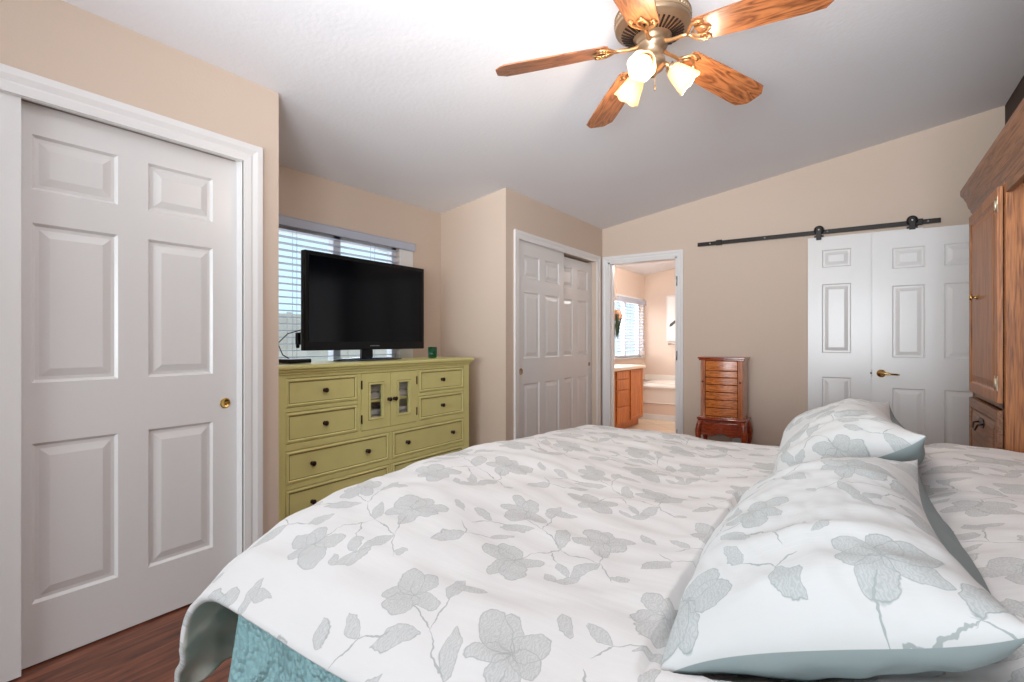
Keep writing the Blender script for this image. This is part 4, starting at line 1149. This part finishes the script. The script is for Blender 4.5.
# light kit
b = MB()
b.lathe([(0.060, 0.0), (0.062, -0.012), (0.045, -0.022), (0.040, -0.050), (0.052, -0.062), (0.055, -0.085), (0.045, -0.105), (0.022, -0.120), (0.012, -0.135), (0, -0.14)], seg=40)
b.build('light_fitter', M['antique'], fan)
for az in (274, 154, 34):
    a = math.radians(az)
    tilt = math.radians(50)
    arm = MB(); R_ = Matrix.Rotation(a, 4, 'Z')
    arm.tube([(0.04, 0, -0.075), (0.065, 0, -0.085), (0.080, 0, -0.098)], [0.012, 0.011, 0.014], 12, xf=R_)
    am = arm.build('lamp_arm', M['iron_gold'], fan)
    # shade axis: from neck outwards and down
    S = R_ @ Matrix.Translation((0.078, 0, -0.095)) @ Matrix.Rotation(PI - tilt, 4, 'Y')
    sh = MB()
    segs = 48
    rings = []
    prof = [(0.020, 0.0), (0.030, 0.012), (0.038, 0.035), (0.044, 0.060), (0.050, 0.085), (0.056, 0.108)]
    for r, z in prof:
        fl = (z / 0.108) ** 2
        rings.append([sh.bm.verts.new(S @ Vector(((r + 0.0025 * fl * math.cos(6 * 2 * PI * i / segs)) * math.cos(2 * PI * i / segs), (r + 0.0025 * fl * math.cos(6 * 2 * PI * i / segs)) * math.sin(2 * PI * i / segs), z + 0.003 * fl * math.cos(6 * 2 * PI * i / segs)))) for i in range(segs)])
    for p, q in zip(rings, rings[1:]):
        for i in range(segs):
            f = sh.bm.faces.new((p[i], p[(i + 1) % segs], q[(i + 1) % segs], q[i])); f.smooth = True
    so = sh.build('lamp_shade', M['shade_warm'], fan, solid=(0.003, 0))
    bu = MB(); bu.lathe([(0.012, 0.0), (0.013, 0.02), (0.024, 0.042), (0.029, 0.062), (0.024, 0.082), (0.012, 0.092), (0, 0.094)], seg=24, xf=S)
    bu.lathe([(0, 0), (0.012, 0)], seg=24, xf=S); bu.build('bulb', M['bulb'], fan)
    sk = MB(); sk.lathe([(0.010, -0.012), (0.022, -0.010), (0.024, 0.004), (0.020, 0.010)], seg=24, xf=S); sk.build('lamp_socket', M['antique'], fan)
    L = bpy.data.lights.new('fan_bulb_light', 'POINT'); L.energy = 5.5; L.color = (1.0, 0.88, 0.72); L.shadow_soft_size = 0.03
    lo = bpy.data.objects.new('fan_bulb_light', L); COL.objects.link(lo)
    lo.location = Vector((FX, FY, 2.43)) + (S @ Vector((0, 0, 0.135)))
b = MB(); b.tube([(0.02, -0.03, -0.10), (0.022, -0.032, -0.19)], 0.0015, 6); b.lathe([(0, -0.215), (0.005, -0.205), (0.004, -0.19), (0, -0.188)], c=(0.022, -0.032, 0), seg=10); b.build('pull_chain', M['antique'], fan)

# ------------------------------------------------------------------ bathroom
vn = thing('vanity_cabinet', (-2.82, 6.40, 0), 'honey coloured wooden vanity with drawers seen through the doorway', 'vanity')
VX = -2.55
b = MB()
b.box(-0.265, VX + 2.82, -0.93, 0.68, 0.10, 0.80); b.box(-0.275, VX + 2.82 - 0.06, -0.92, 0.66, 0.0, 0.10)
b.build('body', M['vanity'], vn, bevel=0.003)
RV = [(0, 0.016), (0.0, 0.0), (0.030, 0.0), (0.036, 0.006), (0.042, 0.006)]
for (y0, y1, z0, z1, nm) in ([(6.10, 6.51, z, z2, 'drawer') for z, z2 in ((0.12, 0.325), (0.335, 0.54), (0.55, 0.68), (0.69, 0.785))] + [(6.575, 7.02, 0.12, 0.785, 'door'), (5.50, 6.03, 0.12, 0.785, 'door')]):
    b = MB(); b.panel((VX + 2.82 + 0.018, y0 - 6.40, z0), (0, 1, 0), (0, 0, 1), y1 - y0, z1 - z0, RV if nm == 'door' else RV[:2]); b.build(nm, M['vanity'], vn, bevel=0.002)
b = MB(); b.box(-0.275, VX + 2.82 + 0.035, -0.94, 0.71, 0.80, 0.84); b.box(-0.275, -0.262, -0.94, 0.71, 0.84, 0.90); b.build('countertop', M['counter'], vn, bevel=0.005)

# tub with deck and apron
TX0, TX1, TY0, TZ = XO + 0.002, -0.902, 7.52, 0.50
tb = thing('bathtub', ((TX0 + TX1) / 2, 8.1, 0), 'white built-in bathtub along the bathroom back wall', 'bathtub')
cx, cy = (TX0 + TX1) / 2, 8.1
b = MB()
n = 48; a_, c_ = 0.85, 0.42
outer = []; 
def rect_pt(t, hw, y0, y1):
    x, y = math.cos(t), math.sin(t)
    k = max(abs(x) / 1.0, abs(y) / 1.0); return (x / k * hw, (y0 + y1) / 2 - cy + y / k * (y1 - y0) / 2)
hw = (TX1 - TX0) / 2
rO = [b.bm.verts.new((*rect_pt(2 * PI * i / n, hw, TY0, YT - 0.002), TZ)) for i in range(n)]
def ell(i, s, z): return b.bm.verts.new((a_ * s * math.copysign(abs(math.cos(2 * PI * i / n)) ** 0.7, math.cos(2 * PI * i / n)), 0.0 + c_ * s * math.copysign(abs(math.sin(2 * PI * i / n)) ** 0.7, math.sin(2 * PI * i / n)), z))
rs = [rO, [ell(i, 1.04, TZ) for i in range(n)], [ell(i, 1.02, TZ + 0.03) for i in range(n)], [ell(i, 0.96, TZ + 0.03) for i in range(n)], [ell(i, 0.9, TZ - 0.02) for i in range(n)], [ell(i, 0.75, TZ - 0.38) for i in range(n)]]
for p, q in zip(rs, rs[1:]):
    for i in range(n): f = b.bm.faces.new((p[i], p[(i + 1) % n], q[(i + 1) % n], q[i])); f.smooth = True
b.bm.faces.new(rs[-1]); b.build('basin', M['tub'], tb)
b = MB(); b.box(-hw, hw, TY0 - cy, TY0 - cy + 0.05, 0.25, TZ - 0.001); b.box(-hw, hw, TY0 - cy - 0.02, TY0 - cy + 0.05, TZ - 0.03, TZ + 0.004)
b.box(-hw, hw, TY0 - cy - 0.012, TY0 - cy, 0.245, 0.26)
b.build('apron', M['tub'], tb, bevel=0.006)
b = MB(); b.box(TX0, TX1, TY0 + 0.0, TY0 + 0.08, 0, 0.245); struct(b.build('wall_tub_front', M['bath_wall']), 'peach tan strip of wall below the tub', 'wall')
b = MB(); b.box(TX0, TX1, TY0 - 0.014, TY0, 0, 0.085); struct(b.build('baseboard_bath', M['trim'], bevel=0.004), 'white baseboard below the tub', 'baseboard')
b = MB(); b.box(TX0, TX1, YT - 0.012, YT, TZ + 0.004, TZ + 0.10); struct(b.build('trim_8', M['tub'], bevel=0.003), 'white splash ledge behind the tub', 'trim')

pc = thing('wall_picture', (-2.48, YT, 1.18), 'tall pale print with a grey feather shape on the bathroom back wall', 'picture')
one('frame', M['trim'], lambda b: b.box(-0.23, 0.23, -0.025, -0.001, 0, 0.77), pc, bevel=0.004)
one('print', M['paper'], lambda b: b.box(-0.205, 0.205, -0.028, -0.025, 0.025, 0.745), pc)
b = MB(); b.prism([(-0.18, 0.24), (-0.14, 0.25), (-0.05, 0.33), (0.0, 0.40), (-0.03, 0.385), (-0.10, 0.34), (-0.17, 0.285)], -0.030, -0.028, 'y'); b.build('feather_mark', M['ink'], pc)
tr = thing('towel_bar', (-2.45, YT, 1.13), 'thin metal towel bar below the bathroom print', 'towel bar')
b = MB(); b.tube([(-0.22, -0.05, 0), (0.22, -0.05, 0)], 0.009, 10); b.build('bar', M['chrome'], tr)
for s in (-0.22, 0.22):
    b = MB(); b.tube([(s, -0.001, 0), (s, -0.05, 0)], 0.012, 10); b.build('post', M['chrome'], tr)

hp = thing('hanging_planter', (-2.79, 6.69, 1.47), 'peach round pot with dark green trailing plant hanging before the bathroom window', 'planter')
b = MB(); b.lathe([(0, -0.01), (0.05, -0.005), (0.085, 0.03), (0.095, 0.075), (0.085, 0.12), (0.06, 0.15), (0.055, 0.15), (0.05, 0.12), (0, 0.11)], seg=28); b.build('pot', M['peach'], hp)
b = MB()
for k in range(3):
    a = 2 * PI * k / 3; b.tube([(0.08 * math.cos(a), 0.08 * math.sin(a), 0.12), (0, 0, 0.45), (0, 0, (zc(-2.79) - 1.47) / 0.95)], 0.0014, 6)
b.build('cord', M['peach'], hp)
b = MB(); rnd = random.Random(7)
for k in range(26):
    a = rnd.uniform(0, 2 * PI); r = rnd.uniform(0.03, 0.07); L_n = rnd.uniform(0.18, 0.28)
    pts = [(r * math.cos(a), r * math.sin(a), 0.12), (0.06 * math.cos(a), 0.06 * math.sin(a), 0.14), (0.098 * math.cos(a), 0.098 * math.sin(a), 0.07), (0.05 * math.cos(a), 0.05 * math.sin(a), -0.08), (0.035 * math.cos(a), 0.035 * math.sin(a), -L_n)]
    b.tube(pts, [0.004, 0.005, 0.006, 0.011, 0.003], 6)
b.build('trailing_stems', M['leafy'], hp); hp.scale = (0.8, 0.8, 0.95)
# unseen lamp with point light, added to brighten the bathroom
bl = thing('added_bath_lamp', (-1.9, 7.0, zc(-1.9) - 0.01), 'round warm unseen lamp added near the middle of the bathroom ceiling to light the bathroom', 'ceiling light')
b = MB(); b.lathe([(0, -0.09), (0.08, -0.08), (0.13, -0.05), (0.15, -0.015), (0.15, 0.0)], seg=32); b.build('shade', emis('added_lamp_glass', (255, 232, 205), 4), bl)
L = bpy.data.lights.new('bath_fill_light', 'POINT'); L.energy = 40; L.color = (0.98, 0.97, 0.95); L.shadow_soft_size = 0.15
lo = bpy.data.objects.new('bath_fill_light', L); COL.objects.link(lo); lo.location = (-1.9, 6.9, zc(-1.9) - 0.22)
